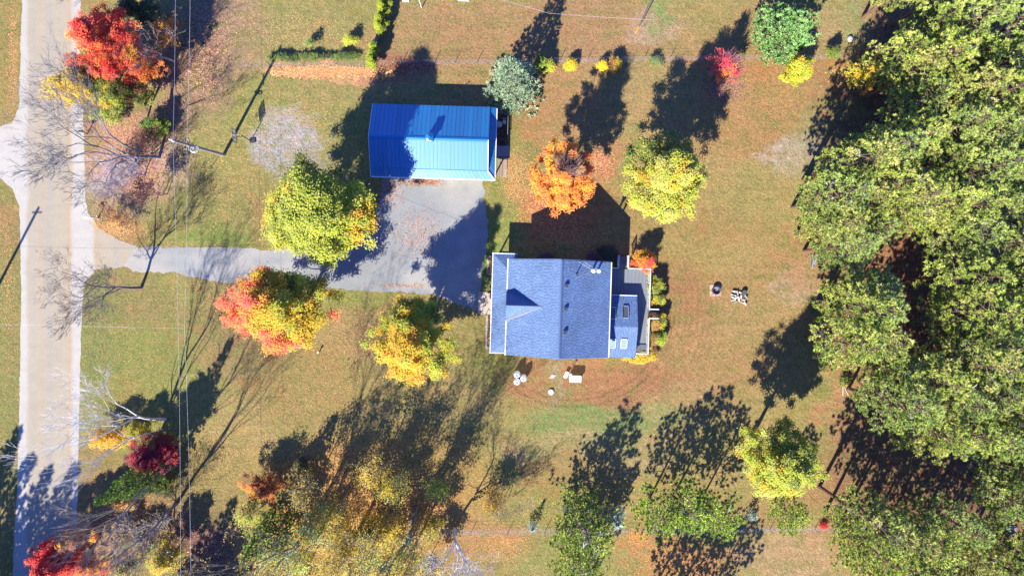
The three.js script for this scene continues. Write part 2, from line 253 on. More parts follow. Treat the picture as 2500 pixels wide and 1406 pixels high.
// ------------------------------------------------------------------ garage with a blue metal roof
{
  const g = thing('garage', 'long garage with a ribbed bright blue metal roof beside the driveway court', 'garage', -9.63, -17.3, -.029);
  const X0 = -6.9, X1 = 6.9, ZN = -4.2, ZR = .05, ZS = 3.4, hN = 3.0, hR = 4.7, hS = 3.36, hSk = 2.86, ZSk = 4.3, XE = 7.69;
  const blue = [0, 1, 2, 1.4, -1, .5, -2].map(k => new THREE.MeshPhysicalMaterial({ color: new THREE.Color().setRGB(.02, .155 + k * .008, .35 + k * .012), roughness: .46 + Math.abs(k) * .035, metalness: .12, clearcoat: .7, clearcoatRoughness: .42, side: THREE.DoubleSide })), trim = std([.012, .15, .36], .3, { metalness: .15 });
  bx('wall', X1 - X0 - .5, hN - .14, 6.8, M.siding, g, 0, (hN - .14) / 2, -.35);
  const wall = g.children[0];
  bx('garage_door', 2.7, 2.2, .06, M.white, wall, -3.4, -.28, 3.44); bx('garage_door', 2.7, 2.2, .06, M.white, wall, .4, -.28, 3.44); bx('door', .95, 2.05, .06, M.white, wall, 4.6, -.35, 3.44);
  for (const z of [-1.6, 1.4]) { const w = bx('window', .06, .9, 1.1, M.white, wall, 6.69, .25, z); bx('pane', .03, .74, .94, M.glass, w, .03, 0, 0); }
  const gab = new THREE.Shape([[ZN + .35, hN - .14], [ZS - .1, hN - .14], [ZS - .1, hS - .16], [ZR, hR - .14], [ZN + .35, hN - .1]].map(p => new THREE.Vector2(p[0], p[1])));
  for (const x of [X0 + .27, X1 - .33]) { const e = new THREE.ExtrudeGeometry(gab, { depth: .1, bevelEnabled: false }); e.rotateY(-Math.PI / 2); part('gable', e, M.siding, g, x, 0, 0); }
  const decks = [[V(X0, hR, ZR), V(X0, hN, ZN), V(X1, hN, ZN), V(X1, hR, ZR)], [V(X0, hS, ZS), V(X0, hR, ZR), V(X1, hR, ZR), V(X1, hS, ZS)], [V(X0, hSk, ZSk), V(X0, hS - .06, ZS - .05), V(X1, hS - .06, ZS - .05), V(XE, hSk, ZSk)], [V(XE, hSk, ZSk), V(X1 - .05, hS - .06, ZS - .08), V(X1 - .05, hS - .06, ZN + .85), V(XE, hSk, ZN)]];
  const roof = part('roof', mergeGeometries(decks.map(p => slab(p, .1))), std([.01, .1, .27], .5), g);
  metalPanels(roof, V(X0, hR, ZR), V(X1, hR, ZR), V(X0, hN, ZN), V(X1, hN, ZN), 28, blue);
  metalPanels(roof, V(X0, hR, ZR), V(X1, hR, ZR), V(X0, hS, ZS), V(X1, hS, ZS), 28, blue);
  metalPanels(roof, V(X0, hS - .06, ZS - .05), V(X1, hS - .06, ZS - .05), V(X0, hSk, ZSk), V(XE, hSk, ZSk), 28, blue);
  metalPanels(roof, V(X1 - .05, hS - .06, ZS - .08), V(X1 - .05, hS - .06, ZN + .85), V(XE, hSk, ZSk), V(XE, hSk, ZN), 17, blue);
  // the small hip at the north-east corner
  metalPanels(roof, V(X1 - .05, hS - .06, ZN + .85), V(X1 - .05, hS - .05, ZN + .8), V(XE, hSk, ZN), V(X1 - .05, hN - .02, ZN), 1, blue);
  const strip = (name, a, b, w, h, mat, parent = roof) => { const l = a.distanceTo(b), m = bx(name, w, h, l, mat, parent, 0, 0, 0); m.position.copy(a).lerp(b, .5); m.quaternion.setFromUnitVectors(V(0, 0, 1), b.clone().sub(a).normalize()); return m; };
  // ridge cap in two bent leaves, hip flashings, gutter, rakes
  for (const s of [-1, 1]) { const c = bx('ridge_cap', X1 - X0 + .04, .012, .24, trim, roof, 0, hR + .017, ZR + s * .115); c.rotation.x = s * .375; }
  strip('flashing', V(X0, hS + .01, ZS - .02), V(X1, hS + .01, ZS - .02), .06, .05, trim); strip('flashing', V(X1 - .01, hS, ZS), V(XE, hSk + .04, ZSk), .16, .05, M.galv);
  strip('rake_trim', V(X1, hR + .04, ZR), V(X1, hS + .03, ZS), .07, .1, M.galv); strip('rake_trim', V(X1, hR + .04, ZR), V(X1, hN + .03, ZN), .07, .1, trim);
  strip('rake_trim', V(X0 - .03, hR + .02, ZR), V(X0 - .03, hSk, ZSk), .06, .12, M.white); strip('rake_trim', V(X0 - .03, hR + .02, ZR), V(X0 - .03, hN, ZN), .06, .12, M.white);
  strip('gutter', V(X0, hSk - .05, ZSk + .07), V(XE + .1, hSk - .05, ZSk + .07), .12, .1, M.white); strip('gutter', V(XE + .06, hSk - .05, ZSk), V(XE + .06, hSk - .05, ZN + .1), .1, .1, M.white);
  for (let k = 0; k < 19; k++) bx('gutter_hanger', .05, .03, .17, M.white, g, X0 + .3 + k * .78, hSk + .022, ZSk + .05);
  for (const [x, z] of [[7.3, 4], [7.3, 1.2], [7.3, -1.5], [7.3, -3.8]]) bx('post', .14, hSk - .1, .14, M.white, g, x, (hSk - .1) / 2, z);
  const cu = bx('cupola', .7, 1.05, .7, std([.02, .16, .38], .5), g, .2, hR + .38, ZR); cu.rotation.y = 0;
  for (const [x, z] of [[.36, 0], [-.36, 0], [0, .36], [0, -.36]]) bx('louvre', x ? .03 : .46, .5, z ? .03 : .46, M.white, cu, x, .1, z);
  const cone = new THREE.ConeGeometry(.66, .5, 4); cone.rotateY(Math.PI / 4); part('cupola_roof', cone, trim, cu, 0, .775, 0);
  const vane = cyl('weather_vane', .015, .015, .9, M.black, cu, 0, .95, 0, 6); bx('arrow', .55, .05, .02, M.black, vane, 0, .35, 0, .6); bx('figure', .24, .2, .02, M.black, vane, .05, .46, .0, .6);
}
// the yard east of the garage
{
  const pen = thing('garden_pen', 'low dark enclosure of leaves along the east end of the blue roofed garage', 'pen', ...G(1224, 318), -.029);
  bx('soil', 1.5, .12, 3.9, std([.05, .035, .028], 1), pen, 0, .06, 0); bx('rail', 1.6, .05, .05, M.greyWood, pen, 0, .75, -1.95); bx('rail', .05, .05, 2.6, M.greyWood, pen, .78, .75, -.67);
  for (const [x, z] of [[-.75, -1.95], [.78, -1.95], [.78, .6]]) bx('post', .06, .75, .06, M.greyWood, pen, x, .375, z);
  const b = new Buf(); for (let k = 0; k < 420; k++) b.leaf(rr(-.7, .7), .13 + rnd() * .12, rr(-1.9, 1.9), gauss() * .4, 1, gauss() * .4, rr(.08, .16), [C(130, 76, 56), C(90, 56, 46), C(166, 110, 70)][k % 3]); part('leaf_litter', b.geo(), M.leaf, pen).userData.kind = 'stuff';
  for (const [n, x, z, s] of [['pale round-topped stone in the shaded pen by the garage', 1219, 305, .36], ['smaller pale stone beside the larger one in the shaded pen', 1231, 299, .25]]) { const st = part('stone', new THREE.IcosahedronGeometry(s, 2), std([.4, .4, .42], .9), scene, G(x, z)[0], s * .62 + .1, G(x, z)[1]); st.scale.set(1, .7, 1.1); st.name = numbered('stone'); tag(st, n, 'stone'); }
  const pad = bx('concrete_pad', 1.45, .12, 1.3, std([.22, .22, .23], .95), scene, ...[G(1228, 369)[0], .06, G(1228, 369)[1]]); tag(pad, 'grey concrete pad in shade beside the garage east wall', 'concrete pad');
  const st = thing('board_stack', 'weathered wooden boards laid flat on the ground by the garage south east corner', 'boards', ...G(1227, 408), -.03);
  const col = [std([.30, .24, .17], .9), std([.26, .2, .15], .9), std([.34, .16, .08], .85), std([.2, .18, .17], .9)];
  [[-.42, .05, .0, 2.3, .2, 3], [-.18, .07, .1, 2.2, .16, 0], [.02, .12, .15, 1.9, .1, 2], [.3, .06, .02, 2.45, .5, 0], [.3, .1, -.3, 1.2, .48, 1]].forEach(([x, y, z, l, w, m]) => bx('board', w, .06, l, col[m], st, x, y, z, rr(-.02, .02)));
}

// ------------------------------------------------------------------ house
const HX = 5.33, HZ = 2.33, HR = -.031;
const hp = (x, z) => { const c = Math.cos(HR), s = Math.sin(HR); return [HX + x * c + z * s, HZ - x * s + z * c]; };   // house axes to world
{
  const h = thing('house', 'house with blue grey shingle roof, front cross gable and a deck behind', 'house', HX, HZ, HR);
  const W = 5.9, L = 5.45, E = 5.0, R = 8.5, sl = (R - E) / W;
  const wall = bx('wall', 11.0, E - .1, 10.1, M.siding, h, 0, (E - .1) / 2, 0);
  const gs = new THREE.Shape([[-5.5, E - .1], [5.5, E - .1], [5.5, E + .1], [0, R - .18], [-5.5, E + .1]].map(p => new THREE.Vector2(...p)));
  for (const z of [-5.05, 4.95]) part('gable', new THREE.ExtrudeGeometry(gs, { depth: .1, bevelEnabled: false }), M.siding, h, 0, 0, z);
  bx('wall', 3.6, 2.3, 6.8, M.siding, h, 7.3, 1.15, 1.97); bx('foundation', 11.1, .5, 10.2, M.concrete, h, 0, .25, 0);
  const win = (x, y, z, w, hh, ry) => { const f = bx('window', w, hh, .1, M.white, h, x, y, z, ry); bx('pane', w - .16, hh - .16, .04, M.glass, f, 0, 0, .05); };
  for (const x of [-3.2, 2.6]) win(x, 2.9, 5.1, 1.4, 1.3, 0); win(0, 6.2, 5.1, 1.1, 1.1, 0); win(7.4, 1.6, 5.42, 1.2, 1, 0); for (const z of [-3.2, 3]) win(-5.55, 2.7, z, 1.6, 1.4, -Math.PI / 2); for (const x of [-2.5, 2.2]) win(x, 3, -5.1, 1.2, 1.2, Math.PI);
  bx('door', .08, 2.1, 1, std([.25, .05, .04], .5), h, -5.55, 1.75, -.2); bx('door', .08, 2.1, 1.6, M.white, h, 5.56, 2.4, -3.2);
  // roof planes: main, front porch with its two hips, cross gable, rear wing
  const Z1 = V(0, 0, 1), X1 = V(1, 0, 0), pe = 3.4, ps = .459, py = (x, z) => pe + ps * Math.min(x + 7.68, z + 6.1, 5.44 - z);
  const P3 = (x, z) => V(x, py(x, z), z), dz = -.2, dh = 1.65, dR = 7.2, dx = -(R - dR) / sl, dR0 = V(-6.02, dR, dz);
  const inDormer = c => c.x < dx && Math.abs(c.z - dz) < dh * (1 - (c.x + W) / (dx + W)) + .05;
  const wE = 9.45, wN = -1.65, wS = 5.65, wR = 1.97, wh = 3.8, we = 2.55;
  const planes = [
    [[V(-W, E, -L), V(-W, E, L), V(0, R, L), V(0, R, -L)], Z1, inDormer], [[V(W, E, L), V(W, E, -L), V(0, R, -L), V(0, R, L)], Z1],
    [[P3(-7.68, -6.1), P3(-7.68, 5.44), P3(-5.46, 3.22), P3(-5.46, -3.88)], Z1],
    [[V(-7.68, pe, -6.1), V(-5.46, pe + 2.22 * ps, -3.88), V(-5.46, pe + 1.05 * ps, -5.05), V(-4.95, pe + 1.05 * ps, -5.05), V(-4.95, pe, -6.1)], X1],
    [[P3(-7.68, 5.44), P3(-5.46, 5.44), P3(-5.46, 3.22)], X1],
    [[V(-6.02, E + .02, dz - dh), dR0, V(dx, dR + .02, dz)], X1], [[V(-6.02, E + .02, dz + dh), V(dx, dR + .02, dz), dR0], X1],
    [[V(5.52, we, wN), V(wE, we, wN), V(wE, wh, wR), V(5.52, wh, wR)], X1], [[V(wE, we, wS), V(5.52, we, wS), V(5.52, wh, wR), V(wE, wh, wR)], X1],
  ];
  const roof = shingleRoof(h, planes);
  // ridge shingles, bent over the ridge
  const cap = std([.075, .125, .235], .9);
  for (let k = 0; k < 36; k++) for (const s of [-1, 1]) { const c = bx('ridge_shingle', .2, .014, .29, cap, roof, s * .09, R + .006 + (k % 2) * .004, -L + .15 + k * .3); c.rotation.z = -s * Math.atan(sl); }
  const strip = (name, a, b, w, hh, mat, parent = h) => { const m = bx(name, w, hh, a.distanceTo(b), mat, parent, 0, 0, 0); m.position.copy(a).lerp(b, .5); m.quaternion.setFromUnitVectors(V(0, 0, 1), b.clone().sub(a).normalize()); return m; };
  strip('flashing', V(-6, E + .12, dz + dh + .02), V(dx + .08, dR + .1, dz + .02), .2, .1, M.galv, roof); strip('flashing', V(-6, E + .07, dz + dh + .2), V(dx + .2, dR + .05, dz + .08), .09, .04, M.grey, roof);
  strip('flashing', V(-6, E + .1, dz - dh - .02), V(dx + .08, dR + .06, dz - .02), .16, .06, shingleBase, roof);
  const dg = new Buf(); dg.tri(V(-5.6, E, dz - dh), V(-5.6, E, dz + dh), V(-5.6, dR - .1, dz), [.62, .6, .55]); dg.tri(V(-5.5, E, dz - dh), V(-5.5, dR - .1, dz), V(-5.5, E, dz + dh), [.62, .6, .55]); part('dormer_wall', dg.geo(), M.bark, h);
  // gutters with hangers, rakes
  const gut = (a, b, w = .13) => { const g = strip('gutter', a, b, w, .12, M.white), n = Math.round(a.distanceTo(b) / .62); void g; const along = a.clone().lerp(b, .5); void along; for (let k = 0; k <= n; k++) { const p = a.clone().lerp(b, k / n); bx('gutter_hanger', .14, .05, .14, M.white, h, p.x, p.y + .06, p.z); } };
  gut(V(-W - .06, E - .02, -L), V(-W - .06, E - .02, dz - dh)); gut(V(-W - .06, E - .02, dz + dh + .05), V(-W - .06, E - .02, L + .05));
  strip('gutter', V(W + .05, E - .02, -L), V(W + .05, E - .02, L), .11, .12, M.white);
  gut(V(-7.75, pe - .02, -6.16), V(-7.75, pe - .02, 5.5), .1); gut(V(-7.75, pe - .02, -6.16), V(-4.95, pe - .02, -6.16), .1); gut(V(-7.75, pe - .02, 5.5), V(-5.3, pe - .02, 5.5), .1);
  strip('gutter', V(5.6, we - .02, wN - .05), V(wE, we - .02, wN - .05), .1, .1, M.white);
  for (const z of [-L - .02, L + .02]) for (const s of [-1, 1]) strip('rake_trim', V(s * W, E - .06, z), V(0, R - .06, z), .04, .16, shingleBase);
  for (const z of [-5.6, -2.9, -1, .7, 2.4, 5]) bx('porch_post', .16, pe - .1, .16, M.white, h, -7.4, (pe - .1) / 2, z);
  bx('porch_floor', 2.0, .8, 11, M.greyWood, h, -6.5, .4, -.2);
  // box vents, flue pipes with guy wires, vent stack
  for (const z of [-2.62, -.05, 2.5]) { const v = bx('roof_vent', .34, .26, .36, std([.06, .065, .075], .6), roof, .55, R - .55 * sl + .14, z); v.rotation.z = -Math.atan(sl); }
  const yR = x => R - Math.abs(x) * sl;
  for (const x of [3.55, 4.2]) {
    const p = cyl('flue_pipe', .13, .13, 1.7, M.galv, roof, x, yR(x) - .1, -4.35, 14); const cp = new THREE.Mesh(new THREE.SphereGeometry(.25, 18, 10, 0, 6.2832, 0, 1.5), M.white); cp.name = 'flue_cap'; cp.position.y = .82; cp.scale.y = .55; p.add(cp);
    const ring = cyl('flue_collar', .2, .2, .1, M.galv, p, 0, .55, 0, 14); void ring;
    strip('guy_wire', V(x, yR(x) + 1.35, -4.35), V(x - 2.2, yR(x - 2.2), -3.3), .016, .016, M.galv, roof); strip('guy_wire', V(x, yR(x) + 1.35, -4.35), V(x - 1.6, yR(x - 1.6), -5.3), .016, .016, M.galv, roof);
  }
  cyl('vent_stack', .06, .06, .75, M.black, roof, 1.75, yR(1.75) - .05, -4.0, 10); cyl('vent_boot', .16, .1, .14, M.black, roof, 1.75, yR(1.75) - .05, -4.0, 10);
  // skylights of the rear wing
  const ws = Math.atan((wh - we) / (wR - wN)), wsS = Math.atan((wh - we) / (wS - wR));
  for (const [x, z, w, d, s] of [[8.05, .25, .62, 1.45, -1], [6.55, .45, .62, 1.45, -1], [6.6, 3.95, .72, 1.15, 1], [7.95, 3.95, .72, 1.15, 1]]) {
    const y = s < 0 ? wh - (wR - z) * Math.tan(ws) : wh - (z - wR) * Math.tan(wsS), f = new THREE.Group(); f.name = 'skylight'; f.position.set(x, y + .06, z); f.rotation.x = s < 0 ? -ws : wsS; roof.add(f);
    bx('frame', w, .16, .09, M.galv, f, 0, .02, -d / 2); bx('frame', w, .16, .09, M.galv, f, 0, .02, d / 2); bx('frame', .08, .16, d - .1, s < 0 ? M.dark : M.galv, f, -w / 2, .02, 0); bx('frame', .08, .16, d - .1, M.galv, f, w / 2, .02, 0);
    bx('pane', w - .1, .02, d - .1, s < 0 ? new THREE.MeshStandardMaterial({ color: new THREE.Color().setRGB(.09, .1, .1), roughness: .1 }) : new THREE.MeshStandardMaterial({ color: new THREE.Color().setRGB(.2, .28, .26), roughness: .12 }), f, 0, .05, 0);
  }
  // deck behind: boards laid north to south, white rails, two flights of steps
  const dk = new THREE.Group(); dk.name = 'deck'; h.add(dk);
  const bm = [std([.15, .165, .185], .8), std([.165, .18, .2], .8), std([.135, .15, .17], .8)], dh0 = 1.3;
  for (let k = 0; k < 38; k++) { const x = 5.58 + k * .145, wing = x < 9.0, z0 = -4.85, z1 = wing ? wN + .3 : 5.2; bx('deck_board', .136, .035, z1 - z0, bm[(k * 7) % 3], dk, x, dh0, (z0 + z1) / 2); }
  bx('deck_frame', 3.5, .2, 3.3, M.greyWood, dk, 7.3, dh0 - .12, -3.1); bx('deck_frame', 1.9, .2, 10, M.greyWood, dk, 10.05, dh0 - .12, .2);
  const rail = (x0, z0, x1, z1) => {
    const l = Math.hypot(x1 - x0, z1 - z0), a = Math.atan2(-(z1 - z0), x1 - x0), n = Math.max(1, Math.round(l / 1.8)), cx = (x0 + x1) / 2, cz = (z0 + z1) / 2;
    bx('hand_rail', l, .05, .12, M.white, dk, cx, dh0 + 1, cz, a); bx('bottom_rail', l, .05, .06, M.white, dk, cx, dh0 + .14, cz, a);
    for (let k = 0; k <= n; k++) bx('rail_post', .1, 1.1, .1, M.white, dk, x0 + (x1 - x0) * k / n, dh0 + .5, z0 + (z1 - z0) * k / n);
    const m = Math.round(l / .2), gg = []; for (let k = 1; k < m; k++) { const g = new THREE.BoxGeometry(.04, .84, .04); g.translate(x0 + (x1 - x0) * k / m, dh0 + .57, z0 + (z1 - z0) * k / m); gg.push(g); }
    if (gg.length) part('baluster', mergeGeometries(gg), M.white, dk).userData.kind = 'stuff';
  };
  rail(5.7, -4.9, 7.2, -4.9); rail(8.35, -4.9, 11, -4.9); rail(11, -4.9, 11, -.15); rail(11, .95, 11, 5.2); rail(9.5, 5.2, 11, 5.2); rail(7.2, -4.9, 7.2, -6.4); rail(8.35, -4.9, 8.35, -6.4); rail(11, -.15, 12.1, -.15); rail(11, .95, 12.1, .95);
  for (let k = 0; k < 5; k++) { bx('stair_tread', 1.1, .05, .3, bm[k % 3], dk, 7.78, dh0 - .22 * (k + 1), -5.05 - k * .3); bx('stair_tread', .3, .05, 1.0, bm[k % 3], dk, 11.2 + k * .26, dh0 - .22 * (k + 1), .4); }
  for (const x of [6, 8.6, 10.9]) for (const z of [-4.7, -2.2]) bx('deck_post', .12, dh0 - .2, .12, M.greyWood, dk, x, (dh0 - .2) / 2, z);
  // front steps with hand rails
  for (const z of [-1.5, 1.15]) { bx('step_rail', .9, .05, .05, M.black, h, -8.1, 1.05, z, 0, 0, .5); for (const x of [-8.5, -7.75]) bx('step_post', .05, .95, .05, M.black, h, x, .5 + (x > -8 ? .3 : 0), z); }
  for (let k = 0; k < 3; k++) bx('front_step', .3, .22, 2.5, M.concrete, h, -7.65 - k * .3, .62 - k * .22, -.2);
}
{
  const s = bx('concrete_walk', 1.75, .09, 2.75, std([.40, .33, .26], .92), scene, ...(([x, z]) => [x, .045, z])(G(1185, 740)), HR); s.name = numbered('concrete_slab'); tag(s, 'beige concrete slab at the front steps of the house', 'slab');
  const bed = (label, x, y, len) => { const b = thing('flower_bed', label, 'flower bed', ...G(x, y), HR); bx('soil', .75, .1, len, std([.09, .05, .035], 1), b, .3, .05, 0); for (let k = 0; k < Math.round(len / .4); k++) bx('edging_stone', .24, .2, .38, [M.stone, M.concrete, std([.26, .23, .2], .9)][k % 3], b, -.2 + rr(-.02, .02), .1, -len / 2 + .2 + k * .4, rr(-.06, .06)); for (const z of [-len / 2 - .1, len / 2 + .1]) bx('edging_stone', .7, .18, .2, M.stone, b, .15, .09, z);
    const q = new Buf(), cs = [C(200, 130, 60), C(150, 150, 40), C(120, 70, 40), C(90, 110, 40)]; for (let k = 0; k < 260; k++) { const c = cs[(rnd() * 4) | 0]; q.leaf(rr(0, .65), rr(.12, .4), rr(-len / 2, len / 2), gauss(), 1, gauss(), rr(.1, .2), c); } part('plant', q.geo(), M.leaf, b).userData.kind = 'stuff'; };
  bed('stone edged flower bed with orange plants at the north half of the house front', 1195, 648, 2.0); bed('longer stone edged flower bed along the south half of the house front', 1192, 808, 3.9);
}

// ------------------------------------------------------------------ trees
const up = V(0, 1, 0);
function limbs(b, h, base, centre, targets, r0, col) {           // trunk and limbs reaching into the crown
  const top = V(centre.x * .9, h * .8, centre.z * .9), pts = []; for (let k = 0; k <= 7; k++) { const t = k / 7; pts.push(V(top.x * t * t + gauss() * .08 * t, top.y * t, top.z * t * t + gauss() * .08 * t)); }
  b.line(pts, r0, r0 * .22, 8, col); b.tube(V(0, -.05, 0), V(0, .35, 0), r0 * 1.5, r0, 8, col);
  for (const q of targets) {
    const t = clamp((q.y - base) / (h - base) * .62 + .2, .2, .9), i = t * 7, k = Math.min(6, i | 0), a = pts[k].clone().lerp(pts[k + 1], i - k), m = a.clone().lerp(q, .5); m.y -= a.distanceTo(q) * .08; m.x += gauss() * .2; m.z += gauss() * .2;
    b.line([a, m, q], r0 * .3 * (1 - t * .5), .02, 5, col);
    for (let j = 0; j < 3; j++) { const e = q.clone().add(V(gauss() * .9, rr(-.3, .9), gauss() * .9)); b.tube(m.clone().lerp(q, rr(.2, .8)), e, .022, .008, 3, col); }
  }
}
const barkGrey = C(120, 108, 98), barkDark = C(84, 70, 60), barkPale = C(176, 172, 172), barkBirch = C(214, 212, 210), barkPine = C(112, 82, 66);
// a leafy tree: o = {h, base, r, rz, n, clumps, size, pal(dir, q), density, bark, bare(dir) -> true where leaves have fallen}
function crownTree(name, label, cat, px, py, o, group) {
  seed = Math.round(px * 7919 + py * 104729) | 0; const { h, r, pal } = o, base = o.base ?? h * .22, hm = o.hm ?? (base + h) / 2 + (h - base) * .04, k = 1 - hm / H, [x, z] = G(px, py, hm);
  const t = thing(name, label, cat, x, z, 0, group), R = r * k / 20, RZ = (o.rz ?? r) * k / 20, RY = (h - base) / 2, cy = (h + base) / 2, nc = o.clumps ?? Math.round(38 * (R * RZ) ** .75 + 24), per = (o.per ?? 70) * (h > 8 ? 1.5 : 1.3), S = (o.size ?? .3) * .66, cs = o.cs ?? Math.max(.34, R * .115);
  const b = new Buf(), tb = new Buf(), ph = rnd() * 100, tg = [], bark = o.bark ?? barkDark, nL = R > 2.2 ? 9 : R > 1.2 ? 6 : 4, lobes = [];
  for (let q = 0; q < nL; q++) { const a = q * 2.39996 + ph, top = q < nL * .25, f = top ? rr(.0, .22) : rr(.42, .56), s = top ? rr(.36, .46) : rr(.46, .62); lobes.push([Math.cos(a) * R * f, cy + RY * (top ? rr(.3, .5) : rr(-.36, .02)), Math.sin(a) * RZ * f, R * s, RY * rr(.4, .56), RZ * s]); }
  for (let q = 0; q < nc; q++) {
    let dx, dy, dz, l; do { dx = rr(-1, 1); dy = rr(-1, 1); dz = rr(-1, 1); l = Math.hypot(dx, dy, dz); } while (l > 1 || l < .05);
    dx /= l; dy /= l; dz /= l; if (dy < -.3 && rnd() < .7) dy = -dy;
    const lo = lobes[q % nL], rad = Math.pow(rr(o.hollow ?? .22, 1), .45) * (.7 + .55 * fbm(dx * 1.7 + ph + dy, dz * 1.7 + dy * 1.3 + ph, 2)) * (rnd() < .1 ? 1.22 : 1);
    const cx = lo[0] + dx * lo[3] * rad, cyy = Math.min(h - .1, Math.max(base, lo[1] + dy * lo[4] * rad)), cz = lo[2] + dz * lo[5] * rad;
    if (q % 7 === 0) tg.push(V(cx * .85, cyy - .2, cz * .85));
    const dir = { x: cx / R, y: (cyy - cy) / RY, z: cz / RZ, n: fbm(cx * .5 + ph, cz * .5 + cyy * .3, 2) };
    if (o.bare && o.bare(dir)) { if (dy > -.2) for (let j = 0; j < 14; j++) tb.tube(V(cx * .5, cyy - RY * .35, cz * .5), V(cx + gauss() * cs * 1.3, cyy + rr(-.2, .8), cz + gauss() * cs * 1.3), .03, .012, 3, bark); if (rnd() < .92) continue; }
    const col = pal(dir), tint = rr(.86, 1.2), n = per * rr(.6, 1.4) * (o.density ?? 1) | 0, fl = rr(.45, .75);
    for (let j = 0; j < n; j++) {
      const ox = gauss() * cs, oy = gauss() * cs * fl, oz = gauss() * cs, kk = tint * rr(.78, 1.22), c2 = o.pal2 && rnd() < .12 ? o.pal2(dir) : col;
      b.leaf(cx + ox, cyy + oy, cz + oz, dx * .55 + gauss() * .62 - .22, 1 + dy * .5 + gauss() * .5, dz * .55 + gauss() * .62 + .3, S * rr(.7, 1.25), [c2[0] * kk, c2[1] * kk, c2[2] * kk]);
    }
  }
  if (h > 2.2) limbs(tb, h, base, V(0, 0, 0), tg, o.tr ?? h * .017, bark); else for (let q = 0; q < 9; q++) tb.tube(V(gauss() * .05, 0, gauss() * .05), V(gauss() * R * .6, h * rr(.4, .8), gauss() * RZ * .6), .018, .006, 3, bark);
  part(h > 2.2 ? 'trunk' : 'stem', tb.geo(), M.bark, t); part('crown', b.geo(), M.leaf, t); return t;
}
// a bare tree: o = {h, lean: [x, z] metres at the top, spread, depth, bark, leaf: colour, leaves}
function bareTree(name, label, cat, px, py, o, group) {
  seed = Math.round(px * 6271 + py * 15485) | 0; const [x, z] = G(px, py), t = thing(name, label, cat, x, z, 0, group), tr = new Buf(), tw = new Buf(), lf = new Buf(), bark = o.bark ?? barkGrey, D = o.depth ?? 6, tips = [];
  const grow = (p, d, len, rad, lv) => {
    let q = p, dd = d.clone(); const seg = lv < 2 ? 4 : 2, pts = [p];
    for (let k = 0; k < seg; k++) { dd.add(V(gauss() * .13, gauss() * .08 + (lv > 0 ? .09 : 0), gauss() * .13)).normalize(); q = q.clone().addScaledVector(dd, len / seg); pts.push(q); }
    (lv < 2 ? tr : tw).line(pts, rad, rad * .62, lv < 2 ? 7 : lv < 4 ? 4 : 3, bark);
    if (lv >= D) { tips.push(q); return; }
    const n = lv === 0 ? o.forks ?? 4 : rnd() < .5 ? 3 : 2;
    for (let k = 0; k < n; k++) {
      const a = rnd() * 6.283, sp = (o.spread ?? .55) * rr(.55, 1.3) * (lv === 0 ? 1 : .95), side = V(Math.cos(a), 0, Math.sin(a)), nd = dd.clone().multiplyScalar(Math.cos(sp)).addScaledVector(side, Math.sin(sp)).normalize();
      grow(k === 0 ? q : pts[Math.max(1, pts.length - 1 - (rnd() * 2 | 0))], nd, len * rr(.62, .84), Math.max(.012, rad * (k ? .44 : .6)), lv + 1);
    }
  };
  const L = o.lean ?? [0, 0], d0 = V(L[0] / o.h, 1, L[1] / o.h).normalize();
  for (let s = 0; s < (o.stems ?? 1); s++) grow(V(s * .5 - .2 * (o.stems > 1), 0, gauss() * .2 * s), d0.clone().add(V(gauss() * .12 * s, 0, gauss() * .16 * s)).normalize(), o.h * (o.first ?? .3), o.tr ?? o.h * .014, 0);
  part('trunk', tr.geo(), M.bark, t); part('branch', tw.geo(), M.bark, t);
  if (o.leaf) { for (const q of tips) for (let k = 0; k < (o.leaves ?? 6); k++) { const c = o.leaf[(rnd() * o.leaf.length) | 0], kk = rr(.75, 1.2); lf.leaf(q.x + gauss() * .5, q.y + gauss() * .4, q.z + gauss() * .5, gauss(), .6 + gauss(), gauss(), (o.size ?? .26) * rr(.7, 1.2), c.map(v => v * kk)); } part('crown', lf.geo(), M.leaf, t); }
  return t;
}
